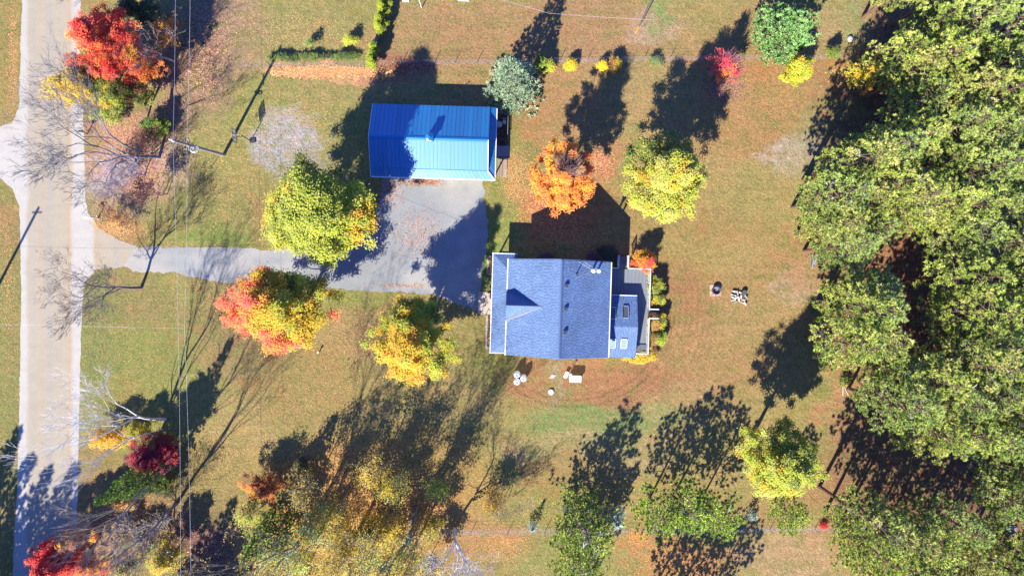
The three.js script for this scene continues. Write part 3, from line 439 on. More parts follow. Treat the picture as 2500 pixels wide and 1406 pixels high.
// a conifer: whorls of limbs that carry tufts of needles
function conifer(o) {
  const g = new THREE.Group(), tr = new Buf(), nb = new Buf(), { h, r } = o, base = o.base ?? .35, lean = V(gauss() * .02 * h, 0, gauss() * .02 * h), W = o.whorls ?? 11, A = o.arms ?? 6, bark = o.bark ?? barkPine;
  const axis = t => V(lean.x * t, h * t, lean.z * t);
  tr.line([axis(0), axis(.3), axis(.6), axis(.85), axis(.99)], h * .0135, .03, 7, bark);
  const tuft = (p, d, s, col) => {
    const n = o.needles ?? 20;
    for (let k = 0; k < n; k++) {
      const e = V(gauss() + d.x * .9, gauss() * .8 + d.y * .9 + .55, gauss() + d.z * .9).normalize(), q = p.clone().addScaledVector(e, s * rr(.6, 1.1)), w = V(gauss(), gauss(), gauss()).cross(e).normalize().multiplyScalar(s * (o.needleW ?? .17)), kk = rr(.7, 1.25), m = p.clone().addScaledVector(e, s * .05);
      nb.tri(m.clone().add(w), m.clone().sub(w), q, [col[0] * kk, col[1] * kk, col[2] * kk]);
    }
  };
  const pick = () => o.cols[(rnd() * o.cols.length) | 0];
  for (let w = 0; w < W; w++) {
    const t = base + (1 - base) * Math.pow((w + .5) / W, o.pow ?? .85), tt = (t - base) / (1 - base), L0 = r * (o.prof ? o.prof(tt) : (tt < .25 ? .72 + tt * 1.1 : 1.02 - Math.pow((tt - .25) / .75, 1.7) * .86)), arms = Math.max(4, Math.round(A * (1 - tt * .3)));
    for (let a = 0; a < arms; a++) {
      if (rnd() < (o.gap ?? .12)) continue;
      const ang = (a + rnd() * .7 + w * .37) / arms * 6.2832, L = L0 * rr(.72, 1.14), d = V(Math.cos(ang), 0, Math.sin(ang)), p0 = axis(t), rise = o.rise ?? rr(.05, .35), p1 = p0.clone().addScaledVector(d, L * .5).add(V(0, L * rise * .4 - L * (o.droop ?? 0) * .3, 0)), p2 = p0.clone().addScaledVector(d, L).add(V(0, L * rise - L * (o.droop ?? 0) * .55, 0));
      tr.line([p0, p1, p2], Math.max(.02, L * .016), .012, 4, mixc(bark, barkGrey, rnd()));
      const side = V(-d.z, 0, d.x), m = Math.max(3, Math.round(L * (o.tufts ?? 3.6))), col = pick(), tint = rr(.82, 1.15);
      for (let k = 0; k < m; k++) {
        const s = Math.pow(rr(o.inner ?? .1, 1), .7), c = s < .5 ? p0.clone().lerp(p1, s * 2) : p1.clone().lerp(p2, s * 2 - 1), off = (rnd() - .5) * L * (o.fan ?? .75) * (1.25 - s * .75), q = c.clone().addScaledVector(side, off).add(V(0, Math.abs(off) * .1 + gauss() * .12 - (o.droop ?? 0) * Math.abs(off) * .4, 0));
        if (Math.abs(off) > .3 && k % 2 === 0) tr.tube(c.clone().addScaledVector(d, -Math.abs(off) * .6), q, .016, .008, 3, barkGrey);
        const cc = rnd() < .2 ? pick() : col; tuft(q, d.clone().multiplyScalar(.6).addScaledVector(side, Math.sign(off) * .4), (o.tuft ?? .42) * rr(.75, 1.2), cc.map(v => v * tint));
      }
      if (rnd() < (o.dead ?? .1)) for (let k = 0; k < 5; k++) { const e = p1.clone().add(V(gauss() * .8, rr(0, .8), gauss() * .8)); tr.tube(p1, e, .02, .008, 3, barkPale); }
    }
  }
  tuft(axis(.995), up, .5, pick());
  part('trunk', tr.geo(), M.bark, g); part('crown', nb.geo(), M.needle, g); return g;
}
function plant(proto, name, label, cat, px, py, h0, s, group, turn = rnd() * 6.28, sy = s) {   // a copy of a grown conifer, placed by where its crown shows
  const [x, z] = G(px, py, h0 * sy), o = proto.clone(); o.name = numbered(name); o.position.set(x, 0, z); o.rotation.y = turn; o.scale.set(s, sy, s); scene.add(o); return tag(o, label, cat, group);
}

// leaf colours
const pick = (...a) => a[(rnd() * a.length) | 0];
const lime = C(170, 180, 52), limeP = C(186, 186, 88), olive = C(116, 128, 44), gold = C(206, 176, 36), amber = C(228, 168, 50), oran = C(234, 142, 60), redo = C(228, 98, 62), pink = C(230, 118, 92), crim = C(150, 26, 44), scar = C(222, 52, 34), green = C(96, 128, 48), dgreen = C(66, 84, 42), brn = C(150, 104, 60), tanY = C(186, 156, 70), silv = C(168, 184, 120);

// ---- the leafy trees of the yard
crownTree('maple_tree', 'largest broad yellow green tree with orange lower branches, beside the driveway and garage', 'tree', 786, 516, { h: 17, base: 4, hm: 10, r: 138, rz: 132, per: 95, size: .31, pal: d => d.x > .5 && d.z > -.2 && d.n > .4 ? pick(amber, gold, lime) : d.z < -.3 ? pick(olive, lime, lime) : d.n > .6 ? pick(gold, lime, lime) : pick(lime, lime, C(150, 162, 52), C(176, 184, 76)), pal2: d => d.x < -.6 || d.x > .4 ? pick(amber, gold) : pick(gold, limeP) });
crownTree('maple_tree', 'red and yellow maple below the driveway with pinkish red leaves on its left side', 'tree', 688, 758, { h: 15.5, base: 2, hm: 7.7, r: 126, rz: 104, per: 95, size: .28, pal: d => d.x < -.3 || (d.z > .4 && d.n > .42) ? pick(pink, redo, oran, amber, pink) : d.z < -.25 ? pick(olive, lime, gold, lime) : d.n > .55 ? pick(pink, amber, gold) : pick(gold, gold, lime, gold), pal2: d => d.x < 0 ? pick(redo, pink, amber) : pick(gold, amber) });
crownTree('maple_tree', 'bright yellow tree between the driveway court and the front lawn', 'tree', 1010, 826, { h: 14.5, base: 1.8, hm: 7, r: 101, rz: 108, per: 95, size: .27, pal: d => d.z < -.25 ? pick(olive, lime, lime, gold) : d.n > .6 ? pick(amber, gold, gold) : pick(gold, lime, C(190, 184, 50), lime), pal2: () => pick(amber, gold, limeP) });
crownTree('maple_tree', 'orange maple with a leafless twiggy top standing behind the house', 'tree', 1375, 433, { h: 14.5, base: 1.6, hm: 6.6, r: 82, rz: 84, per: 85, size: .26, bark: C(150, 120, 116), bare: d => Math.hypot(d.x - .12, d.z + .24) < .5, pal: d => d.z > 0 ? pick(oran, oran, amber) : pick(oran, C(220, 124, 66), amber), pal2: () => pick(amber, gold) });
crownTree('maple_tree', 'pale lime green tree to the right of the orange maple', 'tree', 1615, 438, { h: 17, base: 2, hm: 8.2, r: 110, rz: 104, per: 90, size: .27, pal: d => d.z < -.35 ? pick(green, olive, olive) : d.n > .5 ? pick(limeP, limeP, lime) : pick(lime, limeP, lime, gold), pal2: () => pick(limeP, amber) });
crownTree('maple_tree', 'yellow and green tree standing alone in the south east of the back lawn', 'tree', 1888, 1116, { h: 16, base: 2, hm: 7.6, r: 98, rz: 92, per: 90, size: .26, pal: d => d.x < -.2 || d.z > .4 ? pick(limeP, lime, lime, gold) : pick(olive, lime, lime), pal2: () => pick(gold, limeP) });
crownTree('maple_tree', 'small red tree half leafless in the shade north of the lime green tree', 'tree', 1768, 163, { h: 6.5, base: .8, hm: 3, r: 46, rz: 44, per: 15, size: .22, bark: C(150, 100, 110), bare: d => d.x > -.1 && d.z < .2, pal: d => d.z > .3 && d.x < .3 ? pick(oran, redo, pink) : pick(C(196, 66, 80), C(180, 54, 84), C(206, 84, 80)) });
crownTree('ash_tree', 'small bright yellow green tree below the round pale green pine near the north fence', 'tree', 1945, 172, { h: 6, base: .8, hm: 3.2, r: 36, rz: 36, per: 60, size: .24, pal: d => pick(C(186, 190, 40), gold, lime) });
crownTree('birch_tree', 'thin see-through yellow tree at the edge of the pine wood by the north fence', 'tree', 2108, 180, { h: 7, base: 1, hm: 4, r: 46, rz: 44, per: 26, density: .5, size: .22, pal: d => pick(gold, C(206, 190, 50), amber, lime) });
crownTree('shrub', 'small orange yellow bush against the pine wood above the thin yellow tree', 'shrub', 2158, 128, { h: 2.6, base: .2, r: 17, rz: 14, per: 40, size: .2, pal: () => pick(amber, gold) });
crownTree('shrub', 'small green bush on the north fence left of the thin yellow tree', 'shrub', 2036, 128, { h: 2.6, base: .2, r: 14, rz: 15, per: 40, size: .2, pal: () => pick(lime, olive, green) });
crownTree('shrub', 'round orange and yellow bush over the corner of the deck rail', 'shrub', 1572, 640, { h: 3.6, base: .5, r: 33, rz: 31, per: 80, size: .2, pal: d => d.z < -.1 && d.x < .2 ? pick(amber, gold, amber) : pick(oran, amber, redo) });
crownTree('shrub', 'yellow green bush along the deck rail just south of the orange bush', 'shrub', 1602, 698, { h: 2.3, base: .1, r: 19, rz: 31, per: 120, size: .22, pal: () => pick(gold, lime, olive) });
crownTree('shrub', 'small yellow green bush at the deck rail just north of the side steps', 'shrub', 1607, 730, { h: 1.9, base: .1, r: 16, rz: 14, per: 80, size: .2, pal: () => pick(lime, gold, olive) });
crownTree('shrub', 'green and brownish bush along the deck rail just south of the side steps', 'shrub', 1602, 788, { h: 2.2, base: .1, r: 25, rz: 28, per: 130, size: .22, pal: d => d.x < 0 ? pick(brn, tanY, lime) : pick(lime, green, gold) });
crownTree('shrub', 'long bright green bush along the south end of the deck rail', 'shrub', 1601, 826, { h: 2.0, base: .1, r: 26, rz: 30, per: 130, size: .2, pal: d => d.x > 0 ? pick(C(150, 176, 40), lime) : pick(tanY, brn, lime) });
crownTree('shrub', 'yellow bush at the south east corner of the deck and rear wing', 'shrub', 1566, 868, { h: 1.5, base: .1, r: 40, rz: 18, per: 110, size: .18, pal: () => pick(gold, tanY, C(206, 190, 50)) });
crownTree('shrub', 'dark brown green bush in the shade at the back wall beside the deck steps', 'shrub', 1484, 620, { h: 2.2, base: .1, r: 26, rz: 20, per: 60, size: .18, pal: () => pick(C(90, 74, 60), C(84, 84, 58)) });
crownTree('shrub', 'dull purple hydrangea bush in shade at the back wall near the ridge of the house', 'shrub', 1336, 630, { h: 1.2, base: .1, r: 19, rz: 11, per: 60, size: .16, pal: () => pick(C(126, 84, 110), C(110, 76, 90)) });
crownTree('shrub', 'dull purple hydrangea bush in shade at the back wall left of the dark bush', 'shrub', 1446, 630, { h: 1.2, base: .1, r: 13, rz: 11, per: 60, size: .16, pal: () => pick(C(126, 84, 110), C(116, 76, 96)) });
// ---- along the north fence
crownTree('shrub', 'round vivid yellow shrub alone on the north fence', 'shrub', 1394, 157, { h: 1.9, base: .05, r: 14, rz: 15, per: 80, size: .17, pal: () => pick(C(226, 206, 30), gold) });
crownTree('shrub', 'small vivid yellow shrub, left one of the touching pair on the north fence', 'shrub', 1472, 160, { h: 1.8, base: .05, r: 10, rz: 12, per: 70, size: .16, pal: () => pick(C(226, 206, 30), gold) });
crownTree('shrub', 'yellow and brown shrub, right one of the touching pair on the north fence', 'shrub', 1502, 158, { h: 2.2, base: .05, r: 14, rz: 20, per: 60, size: .17, pal: d => d.x > 0 && d.z < 0 ? pick(C(220, 200, 40), gold) : pick(brn, tanY, gold) });
crownTree('shrub', 'yellow shrub on the fence touching the right side of the blue spruce', 'shrub', 1340, 160, { h: 2, base: .05, r: 10, rz: 14, per: 70, size: .17, pal: () => pick(C(220, 200, 40), lime) });
crownTree('shrub', 'green shrub squeezed between the blue spruce and the yellow fence shrub', 'shrub', 1324, 152, { h: 3.4, base: .1, r: 14, rz: 20, per: 60, size: .2, pal: () => pick(lime, olive, green) });
crownTree('shrub', 'low faded green shrub on the north fence right of the yellow pair', 'shrub', 1600, 150, { h: 1.4, base: .05, r: 18, rz: 13, per: 20, size: .17, pal: () => pick(C(136, 150, 100), olive) });
crownTree('shrub', 'pale yellow green low shrub on the lawn north of the orange leaf band', 'shrub', 852, 96, { h: 2.0, base: .1, r: 15, rz: 11, per: 30, size: .18, pal: () => pick(C(196, 196, 60), lime) });
crownTree('shrub', 'thin pale green sapling left of the pale yellow shrub north of the leaf band', 'shrub', 756, 104, { h: 2.0, base: .1, r: 14, rz: 9, per: 16, size: .18, pal: () => pick(C(150, 160, 90), olive) });
for (const [x, y, l] of [[690, 140, 'low dark green hedge plants at the left end above the orange leaf band'], [760, 137, 'low dark green hedge plants in the middle above the orange leaf band'], [840, 136, 'low dark green hedge plants at the right end above the orange leaf band']]) crownTree('hedge_shrub', l, 'shrub', x, y, { h: 1.1, base: .05, r: 42, rz: 7, per: 36, clumps: 40, size: .2, cs: .3, pal: () => pick(green, dgreen, olive) });
// ---- cedars of the hedge beside the wooden screen
{
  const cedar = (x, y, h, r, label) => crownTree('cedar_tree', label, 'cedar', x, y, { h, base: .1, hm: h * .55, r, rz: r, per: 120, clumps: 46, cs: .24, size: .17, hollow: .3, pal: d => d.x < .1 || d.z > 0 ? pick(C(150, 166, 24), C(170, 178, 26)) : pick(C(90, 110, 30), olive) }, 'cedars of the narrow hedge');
  cedar(939, -4, 4.2, 15, 'tall narrow bright green cedar at the top edge, northernmost of the hedge row'); cedar(934, 22, 4, 15, 'narrow bright green cedar second from the top of the hedge row'); cedar(927, 48, 3.8, 15, 'broader bright green cedar third from the top of the hedge row'); cedar(925, 68, 3.3, 12, 'small cedar touching the north end of the wooden screen');
  cedar(912, 115, 3.2, 12, 'small cedar touching the south end of the wooden screen'); cedar(909, 133, 3.4, 12, 'narrow bright green cedar second from the south end of the hedge row'); cedar(906, 150, 3.6, 13, 'southernmost narrow bright green cedar, standing in the orange leaves');
  const f = thing('wooden_screen', 'leaning grey wooden screen between the two groups of cedars', 'screen', ...G(925, 92), Math.PI / 2 - .32);
  for (let k = 0; k < 11; k++) bx('board', .15, 1.5, .025, M.greyWood, f, -.85 + k * .17, .8, 0); for (const y of [.35, 1.3]) bx('cross_rail', 1.95, .09, .05, M.greyWood, f, 0, y, -.045); for (const x of [-.95, .95]) bx('post', .1, 1.9, .1, M.greyWood, f, x, .95, -.02);
}
// ---- the roadside clump in the north west
crownTree('maple_tree', 'bright red maple at the top left leaning over the gravel road', 'tree', 236, 96, { h: 13, base: 2.5, hm: 9, r: 84, rz: 90, per: 60, size: .26, pal: d => d.x < -.45 && d.z > 0 ? pick(amber, oran) : d.n > .56 ? pick(redo, scar, redo) : pick(redo, pink, oran, redo) });
crownTree('maple_tree', 'smaller orange red maple right of the bright red one by the bare grey tree', 'tree', 334, 148, { h: 9.5, base: 1.8, hm: 6, r: 58, rz: 48, per: 66, size: .24, pal: d => d.x > .1 ? pick(oran, amber, oran) : pick(pink, redo, oran) });
crownTree('maple_tree', 'brownish red thin tree between the two red maples over the road verge', 'tree', 216, 168, { h: 9, base: 1.5, hm: 5, r: 60, rz: 34, per: 30, size: .22, pal: d => pick(C(170, 90, 76), redo, brn) });
crownTree('maple_tree', 'long yellow tree stretched over the road below the red maples', 'tree', 182, 206, { h: 9.5, base: 1.5, hm: 6.5, r: 98, rz: 52, per: 66, size: .26, pal: d => d.x > .3 ? pick(lime, olive, gold) : pick(gold, C(214, 190, 40), gold) });
crownTree('maple_tree', 'yellow green spreading bush tree at the right end of the roadside clump', 'tree', 290, 226, { h: 6.5, base: .8, hm: 4, r: 74, rz: 42, per: 52, size: .24, pal: d => d.x > .2 ? pick(olive, C(150, 150, 60), brn) : pick(gold, lime, olive) });
crownTree('shrub', 'pale green low bush below the yellow trees of the roadside clump', 'shrub', 262, 276, { h: 2.4, base: .1, r: 44, rz: 24, per: 40, size: .22, pal: d => pick(C(160, 164, 80), lime, olive) });
crownTree('shrub', 'thin orange tree against the power line at the right of the roadside clump', 'tree', 400, 76, { h: 7, base: 1, hm: 4.5, r: 34, rz: 48, per: 20, size: .22, pal: d => pick(oran, amber, brn) });
crownTree('shrub', 'dense fresh green bush left of the utility pole top', 'shrub', 372, 305, { h: 3.4, base: .1, r: 36, rz: 25, per: 80, size: .21, pal: () => pick(green, C(110, 146, 40), lime) });
crownTree('pine_shrub', 'dark green evergreen bush at the top edge behind the red maple', 'shrub', 330, 24, { h: 7, base: .5, hm: 4, r: 62, rz: 32, per: 60, size: .2, pal: () => pick(dgreen, C(84, 96, 56)) });
const grey = C(150, 140, 136), greyP = C(168, 152, 160);
bareTree('bare_tree', 'grey leafless tree with fine twigs between the red maples and the power line', 'tree', 425, 150, { h: 11, lean: [-1.5, -.6], spread: .75, depth: 6, bark: C(160, 152, 146), forks: 5 });
bareTree('bare_tree', 'leafless tree arching over the road with a sunlit lower trunk, north of the driveway mouth', 'tree', 388, 384, { h: 15, lean: [-3.4, 0.9], spread: .5, depth: 8, bark: C(126, 124, 132), forks: 5, first: .36, tr: .2 });
bareTree('bare_tree', 'thinner leafless tree just above the arching one, its dark trunk over the road verge', 'tree', 342, 370, { h: 14, lean: [-3, -1], spread: .5, depth: 7, bark: C(130, 126, 134), forks: 4, first: .36, tr: .15 });
bareTree('bare_tree', 'leafless tree south of the driveway mouth with its dark trunk shadow across the gravel', 'tree', 344, 702, { h: 13.5, lean: [-1.8, 1.0], spread: .62, depth: 8, bark: C(120, 110, 106), forks: 4, first: .3, tr: .2 });
bareTree('bare_tree', 'leafless tree at the top edge over the gravel road', 'tree', 250, -10, { h: 10, lean: [-1, .2], spread: .6, depth: 6, bark: grey });
bareTree('bare_tree', 'small pale bare tree below the arching one, over the pink leaf litter', 'tree', 352, 428, { h: 8, lean: [-2.6, .6], spread: .62, depth: 7, bark: C(186, 180, 184), forks: 5, first: .3, tr: .09 });
bareTree('brush', 'reddish grey brush beside the mailbox verge above the driveway mouth', 'brush', 285, 520, { h: 2, lean: [0, 0], spread: .9, depth: 5, stems: 5, bark: C(150, 120, 100), first: .4, tr: .03, leaf: [amber, brn], leaves: 1, size: .15 });
bareTree('brush', 'grey leafless brush beneath the arching bare tree', 'brush', 300, 430, { h: 3.4, lean: [-.3, 0], spread: .8, depth: 5, stems: 5, bark: C(176, 166, 164), first: .4, tr: .03, leaf: [C(196, 150, 140)], leaves: 1, size: .16 });
bareTree('brush', 'pinkish grey brush on the leaf litter left of the mid lawn', 'brush', 262, 462, { h: 2.8, lean: [-.2, 0], spread: .85, depth: 5, stems: 5, bark: C(186, 176, 172), first: .4, tr: .03 });
bareTree('brush', 'brown brush by the foot of the arching bare tree', 'brush', 366, 345, { h: 2.6, lean: [0, 0], spread: .9, depth: 5, stems: 5, bark: C(110, 84, 76), first: .4, tr: .03, leaf: [brn, C(150, 90, 80)], leaves: 1, size: .15 });
bareTree('brush', 'dark purple brown sapling below the bare trees, right of the pink leaf litter', 'brush', 400, 478, { h: 4.5, lean: [0, 0], spread: .5, depth: 5, stems: 2, bark: C(80, 60, 66), first: .35, tr: .05, leaf: [C(96, 56, 66), C(120, 66, 70)], leaves: 3, size: .18 });
// ---- the roadside clump in the south west
bareTree('birch_tree', 'white barked leafless birch leaning far over the road in the lower left', 'tree', 402, 1024, { h: 14, lean: [-2.6, -1.5], spread: .46, depth: 7, bark: barkBirch, forks: 4, first: .38, tr: .18 });
bareTree('birch_tree', 'second leafless white birch, its thin top over the road below the first', 'tree', 392, 1052, { h: 14, lean: [-2.4, .5], spread: .3, depth: 6, bark: barkBirch, forks: 2, first: .42, tr: .1 });
bareTree('bare_stub', 'short broken grey birch trunk beside the dark red tree', 'tree', 396, 1048, { h: 7, lean: [-1.6, 1], spread: .5, depth: 2, bark: barkPale, forks: 2, first: .5, tr: .12 });
crownTree('maple_tree', 'dark crimson tree beside the power line in the lower left', 'tree', 362, 1112, { h: 7.5, base: 1, hm: 4.5, r: 72, rz: 52, per: 80, size: .22, pal: d => d.z < -.4 ? pick(brn, crim, C(150, 80, 50)) : pick(crim, C(176, 36, 50), crim, C(130, 30, 56)) });
crownTree('shrub', 'yellow thin bush under the white birch branches beside the road', 'shrub', 262, 1068, { h: 4, base: .3, r: 66, rz: 30, per: 26, size: .22, pal: d => pick(gold, amber, C(210, 180, 50)) });
crownTree('shrub', 'yellow green bush at the foot of the white birch', 'shrub', 334, 1052, { h: 4, base: .2, r: 32, rz: 22, per: 60, size: .2, pal: d => pick(C(166, 160, 40), lime, gold) });
crownTree('shrub', 'olive bush beside the power line above the crimson tree', 'shrub', 398, 1078, { h: 3.6, base: .2, r: 28, rz: 26, per: 40, size: .2, pal: d => pick(olive, brn, C(130, 110, 50)) });
bareTree('bare_tree', 'tall bare tree behind the birch whose trunk shadow crosses the front lawn', 'tree', 424, 1140, { h: 17, lean: [1.2, 0], spread: .42, depth: 6, bark: grey, forks: 4, first: .36, tr: .2 });
bareTree('bare_tree', 'tall bare tree low in the left corner clump with a few brown leaves', 'tree', 430, 1230, { h: 17, lean: [1.4, 1.0], spread: .4, depth: 6, bark: C(130, 124, 122), forks: 4, first: .36, tr: .2 });
bareTree('bare_tree', 'grey bare tree of fine tangled twigs above the scarlet maple in the bottom left', 'tree', 418, 1262, { h: 8.5, lean: [-3.6, .7], spread: .7, depth: 6, bark: C(172, 166, 168), stems: 2, forks: 4, tr: .1, leaf: [tanY], leaves: 1, size: .16 });
bareTree('brush', 'pale twiggy brush at the road edge above the scarlet maple', 'brush', 226, 1290, { h: 3.4, lean: [-1, 0], spread: .8, depth: 5, stems: 4, bark: C(190, 168, 150), first: .4, tr: .03 });
crownTree('shrub', 'dark green bush below the crimson tree', 'shrub', 318, 1190, { h: 3.6, base: .2, r: 44, rz: 28, per: 60, size: .22, pal: d => pick(dgreen, C(80, 90, 46), olive) });
crownTree('shrub', 'brown green bush right of the dark green bush beside the power line', 'shrub', 392, 1188, { h: 3.2, base: .2, r: 34, rz: 32, per: 40, size: .2, pal: d => pick(olive, brn, dgreen) });
crownTree('shrub', 'ochre low bush above the tangled grey tree in the lower left', 'shrub', 300, 1230, { h: 2.6, base: .1, r: 54, rz: 16, per: 24, size: .2, pal: d => pick(amber, tanY, brn) });
crownTree('shrub', 'olive brown bush under the tangled grey tree in the lower left', 'shrub', 340, 1330, { h: 3.4, base: .1, r: 66, rz: 44, per: 30, size: .2, pal: d => pick(olive, C(140, 120, 60), tanY, brn) });
crownTree('maple_tree', 'scarlet maple cut by the bottom edge in the lower left corner', 'tree', 122, 1388, { h: 9, base: 1, hm: 6, r: 70, rz: 62, per: 70, size: .24, pal: d => pick(scar, redo, C(206, 34, 44)) });
crownTree('maple_tree', 'thin orange red tree right of the scarlet maple at the bottom edge', 'tree', 222, 1384, { h: 6.5, base: .8, hm: 4, r: 56, rz: 34, per: 34, size: .22, pal: d => pick(oran, redo, amber, brn) });
crownTree('maple_tree', 'thin amber tree above the scarlet maple beside the road', 'tree', 172, 1326, { h: 7, base: .8, hm: 5, r: 54, rz: 26, per: 34, size: .22, pal: d => pick(amber, oran, tanY) });
crownTree('maple_tree', 'yellow bushy tree beside the power line at the bottom edge', 'tree', 392, 1372, { h: 6, base: .5, hm: 4, r: 46, rz: 46, per: 50, size: .24, pal: d => pick(gold, C(206, 184, 70), lime) });
crownTree('shrub', 'dull green yellow bush between the thin orange tree and the yellow bushy tree', 'shrub', 300, 1384, { h: 4, base: .2, r: 44, rz: 34, per: 40, size: .22, pal: d => pick(olive, tanY, C(120, 124, 60)) });
// ---- the thicket at the bottom
const popl = (px, py, h, r, dens, cols, label, o = {}) => crownTree('poplar_tree', label, 'tree', px, py, { h, base: h * .3, hm: h * .68, r, rz: r * .95, per: 74, density: dens * (h > 12 ? .2 : py < 1275 ? .36 : .6), clumps: 84, cs: .6, size: .27, tr: h * .0105, bark: C(150, 146, 132), hollow: .1, pal: d => pick(...cols), ...o });
const yl = [gold, tanY, C(196, 176, 70), C(160, 146, 60)], yg = [C(172, 160, 70), tanY, lime, silv], sv = [silv, C(176, 190, 134), lime, gold];
popl(668, 1392, 17, 66, .8, yg, 'tall olive yellow poplar at the bottom edge right of the green spruce');
popl(745, 1350, 15, 66, .8, sv, 'silvery green and gold poplar right of the green spruce');
popl(820, 1392, 14, 62, .9, yl, 'golden poplar at the bottom edge in the middle of the thicket');
popl(900, 1350, 16, 56, .55, yg, 'thin olive poplar in the middle of the thicket');
popl(985, 1360, 14, 58, .8, sv, 'silver and gold poplar left of the white bare tree');
popl(990, 1396, 17, 52, .8, yl, 'golden poplar at the bottom edge left of the white bare tree');
popl(915, 1150, 8, 66, .42, [tanY, C(206, 190, 90), gold], 'pale yellow see-through sapling in the upper middle of the thicket', { base: 1.5, hm: 4.5 });
popl(955, 1195, 9, 54, .6, [gold, C(206, 190, 90), limeP], 'pale yellow young poplar just below the see-through sapling', { base: 2, hm: 5.5 });
popl(745, 1200, 9, 64, .4, [tanY, olive, C(170, 150, 80)], 'olive see-through young tree at the left of the thicket', { base: 1.5, hm: 5 });
popl(820, 1250, 9, 48, .3, [tanY, olive, gold], 'thin ochre young tree among the trunk shadows of the thicket', { base: 2, hm: 5 });
popl(1072, 1190, 6, 40, .42, [C(150, 150, 60), lime, olive], 'greenish young tree at the right of the thicket below the tree shadows', { base: 1, hm: 3.5 });
popl(610, 1260, 8, 44, .5, [lime, olive, tanY], 'thin yellow green young tree above the green spruce of the thicket', { base: 1, hm: 5 });
popl(850, 1330, 11, 58, .8, yl, 'golden poplar among silvery ones in the lower thicket', { base: 2, hm: 7 });
popl(765, 1290, 9, 56, .7, yg, 'olive gold young poplar above the silvery poplar in the thicket', { base: 1.5, hm: 6 });
popl(940, 1290, 8, 50, .6, yl, 'ochre gold young poplar in the middle right of the thicket', { base: 1.2, hm: 5 });
popl(1050, 1290, 5, 40, .45, [tanY, gold, olive], 'low thin ochre sapling left of the white bare tree', { base: .6, hm: 3 });
popl(672, 1350, 8, 54, .8, sv, 'low silvery young tree beside the green spruce at the bottom', { base: 1, hm: 5 });
popl(735, 1396, 8, 54, .9, yl, 'low golden young tree at the bottom edge right of the spruce', { base: 1, hm: 5 });
popl(868, 1392, 8, 50, .8, yg, 'low olive gold young tree at the bottom edge, middle of the thicket', { base: 1, hm: 5 });
popl(938, 1388, 8, 50, .9, [silv, gold, limeP], 'low silver gold young tree at the bottom edge, right of the middle', { base: 1, hm: 5 });
popl(1040, 1392, 6, 40, .6, yl, 'low golden sapling at the bottom edge touching the white bare tree', { base: 1, hm: 4 });
popl(905, 1300, 7, 44, .6, [olive, C(120, 120, 46), gold], 'olive green young tree low in the middle of the thicket', { base: 1, hm: 4 });
popl(1010, 1290, 6, 40, .35, [C(150, 140, 110), tanY, brn], 'greyish thin young tree right of the olive one in the thicket', { base: 1, hm: 3.5 });
popl(1200, 1225, 4.5, 34, .4, [gold, tanY, amber], 'thin yellow sapling right of the white bare tree near the south fence', { base: .6, hm: 2.6 });
popl(880, 1225, 4, 60, .3, [amber, gold, brn], 'low ochre undergrowth sapling between the trunk shadows', { base: .3, hm: 2 });
crownTree('shrub', 'orange and rust bush at the left edge of the thicket', 'shrub', 640, 1190, { h: 4.6, base: .3, r: 58, rz: 42, per: 44, size: .22, pal: d => d.x < 0 && d.z > 0 ? pick(amber, oran, gold) : pick(brn, C(170, 96, 50), oran) });
crownTree('shrub', 'small dark bush right of the rust bush on the thicket edge', 'shrub', 738, 1142, { h: 2.6, base: .1, r: 30, rz: 20, per: 36, size: .2, pal: d => pick(dgreen, olive, brn) });
for (const [x, y, h, l, lab] of [[764, 1284, 17, -.2, 'tall slender bare-topped poplar, left of the two long trunk shadows'], [782, 1292, 17.5, .2, 'tall slender bare-topped poplar, right of the two long trunk shadows'], [1004, 1244, 17, 0, 'tall slender poplar in the middle thicket with a long thin shadow to the lawn'], [1020, 1238, 16, .3, 'slender poplar close beside the tall middle one'], [868, 1306, 13, 0, 'slender poplar between the two tall pairs']])
  bareTree('poplar_tree', lab, 'tree', x, y, { h, lean: [l, .2], spread: .36, depth: 6, bark: C(128, 122, 110), forks: 4, first: .42, tr: .15, leaf: [tanY, C(150, 150, 60), gold], leaves: 2, size: .22 });
bareTree('bare_tree', 'white sunlit leafless tree at the bottom edge with a long shadow on the lawn', 'tree', 1109, 1290, { h: 12, lean: [.2, .1], spread: .58, depth: 7, bark: C(206, 204, 208), forks: 8, first: .33, tr: .2 });
bareTree('brush', 'pale leafless brush right of the white bare tree', 'brush', 1225, 1215, { h: 4.5, lean: [0, 0], spread: .6, depth: 5, stems: 4, bark: C(186, 170, 150), first: .35, tr: .04, leaf: [gold, tanY], leaves: 1, size: .15 });

// ---- conifers
const pn = [C(152, 172, 76), C(164, 182, 82), C(178, 190, 92), C(142, 160, 70), C(184, 188, 102)];
const pines = [0, 1, 2, 3, 4].map(k => conifer({ h: 15.5 + k * .4, r: 2.9 + (k % 3) * .3, base: .27 + (k % 2) * .05, cols: pn.map(c => [c[0] * [1.08, .96, 1.14, 1, 1.12][k], c[1] * [1.06, 1, 1.08, 1.04, 1.02][k], c[2] * [1.05, 1.15, 1, 1.25, 1.1][k]]), whorls: 11 + (k % 2), arms: 6, tufts: 5.2, tuft: .33, needles: 36, needleW: .135, gap: .12, inner: .25, dead: .12 }));
const sprB = conifer({ h: 10.5, r: 3.3, base: .04, whorls: 17, arms: 11, gap: 0, pow: .92, prof: t => Math.max(.12, 1 - Math.pow(t, 1.25) * .95), droop: .35, rise: .0, cols: [C(146, 172, 138), C(158, 182, 146), C(132, 160, 122), C(170, 188, 148)], tufts: 4.2, tuft: .34, needles: 15, inner: .25, fan: .55, bark: barkDark, dead: 0 });
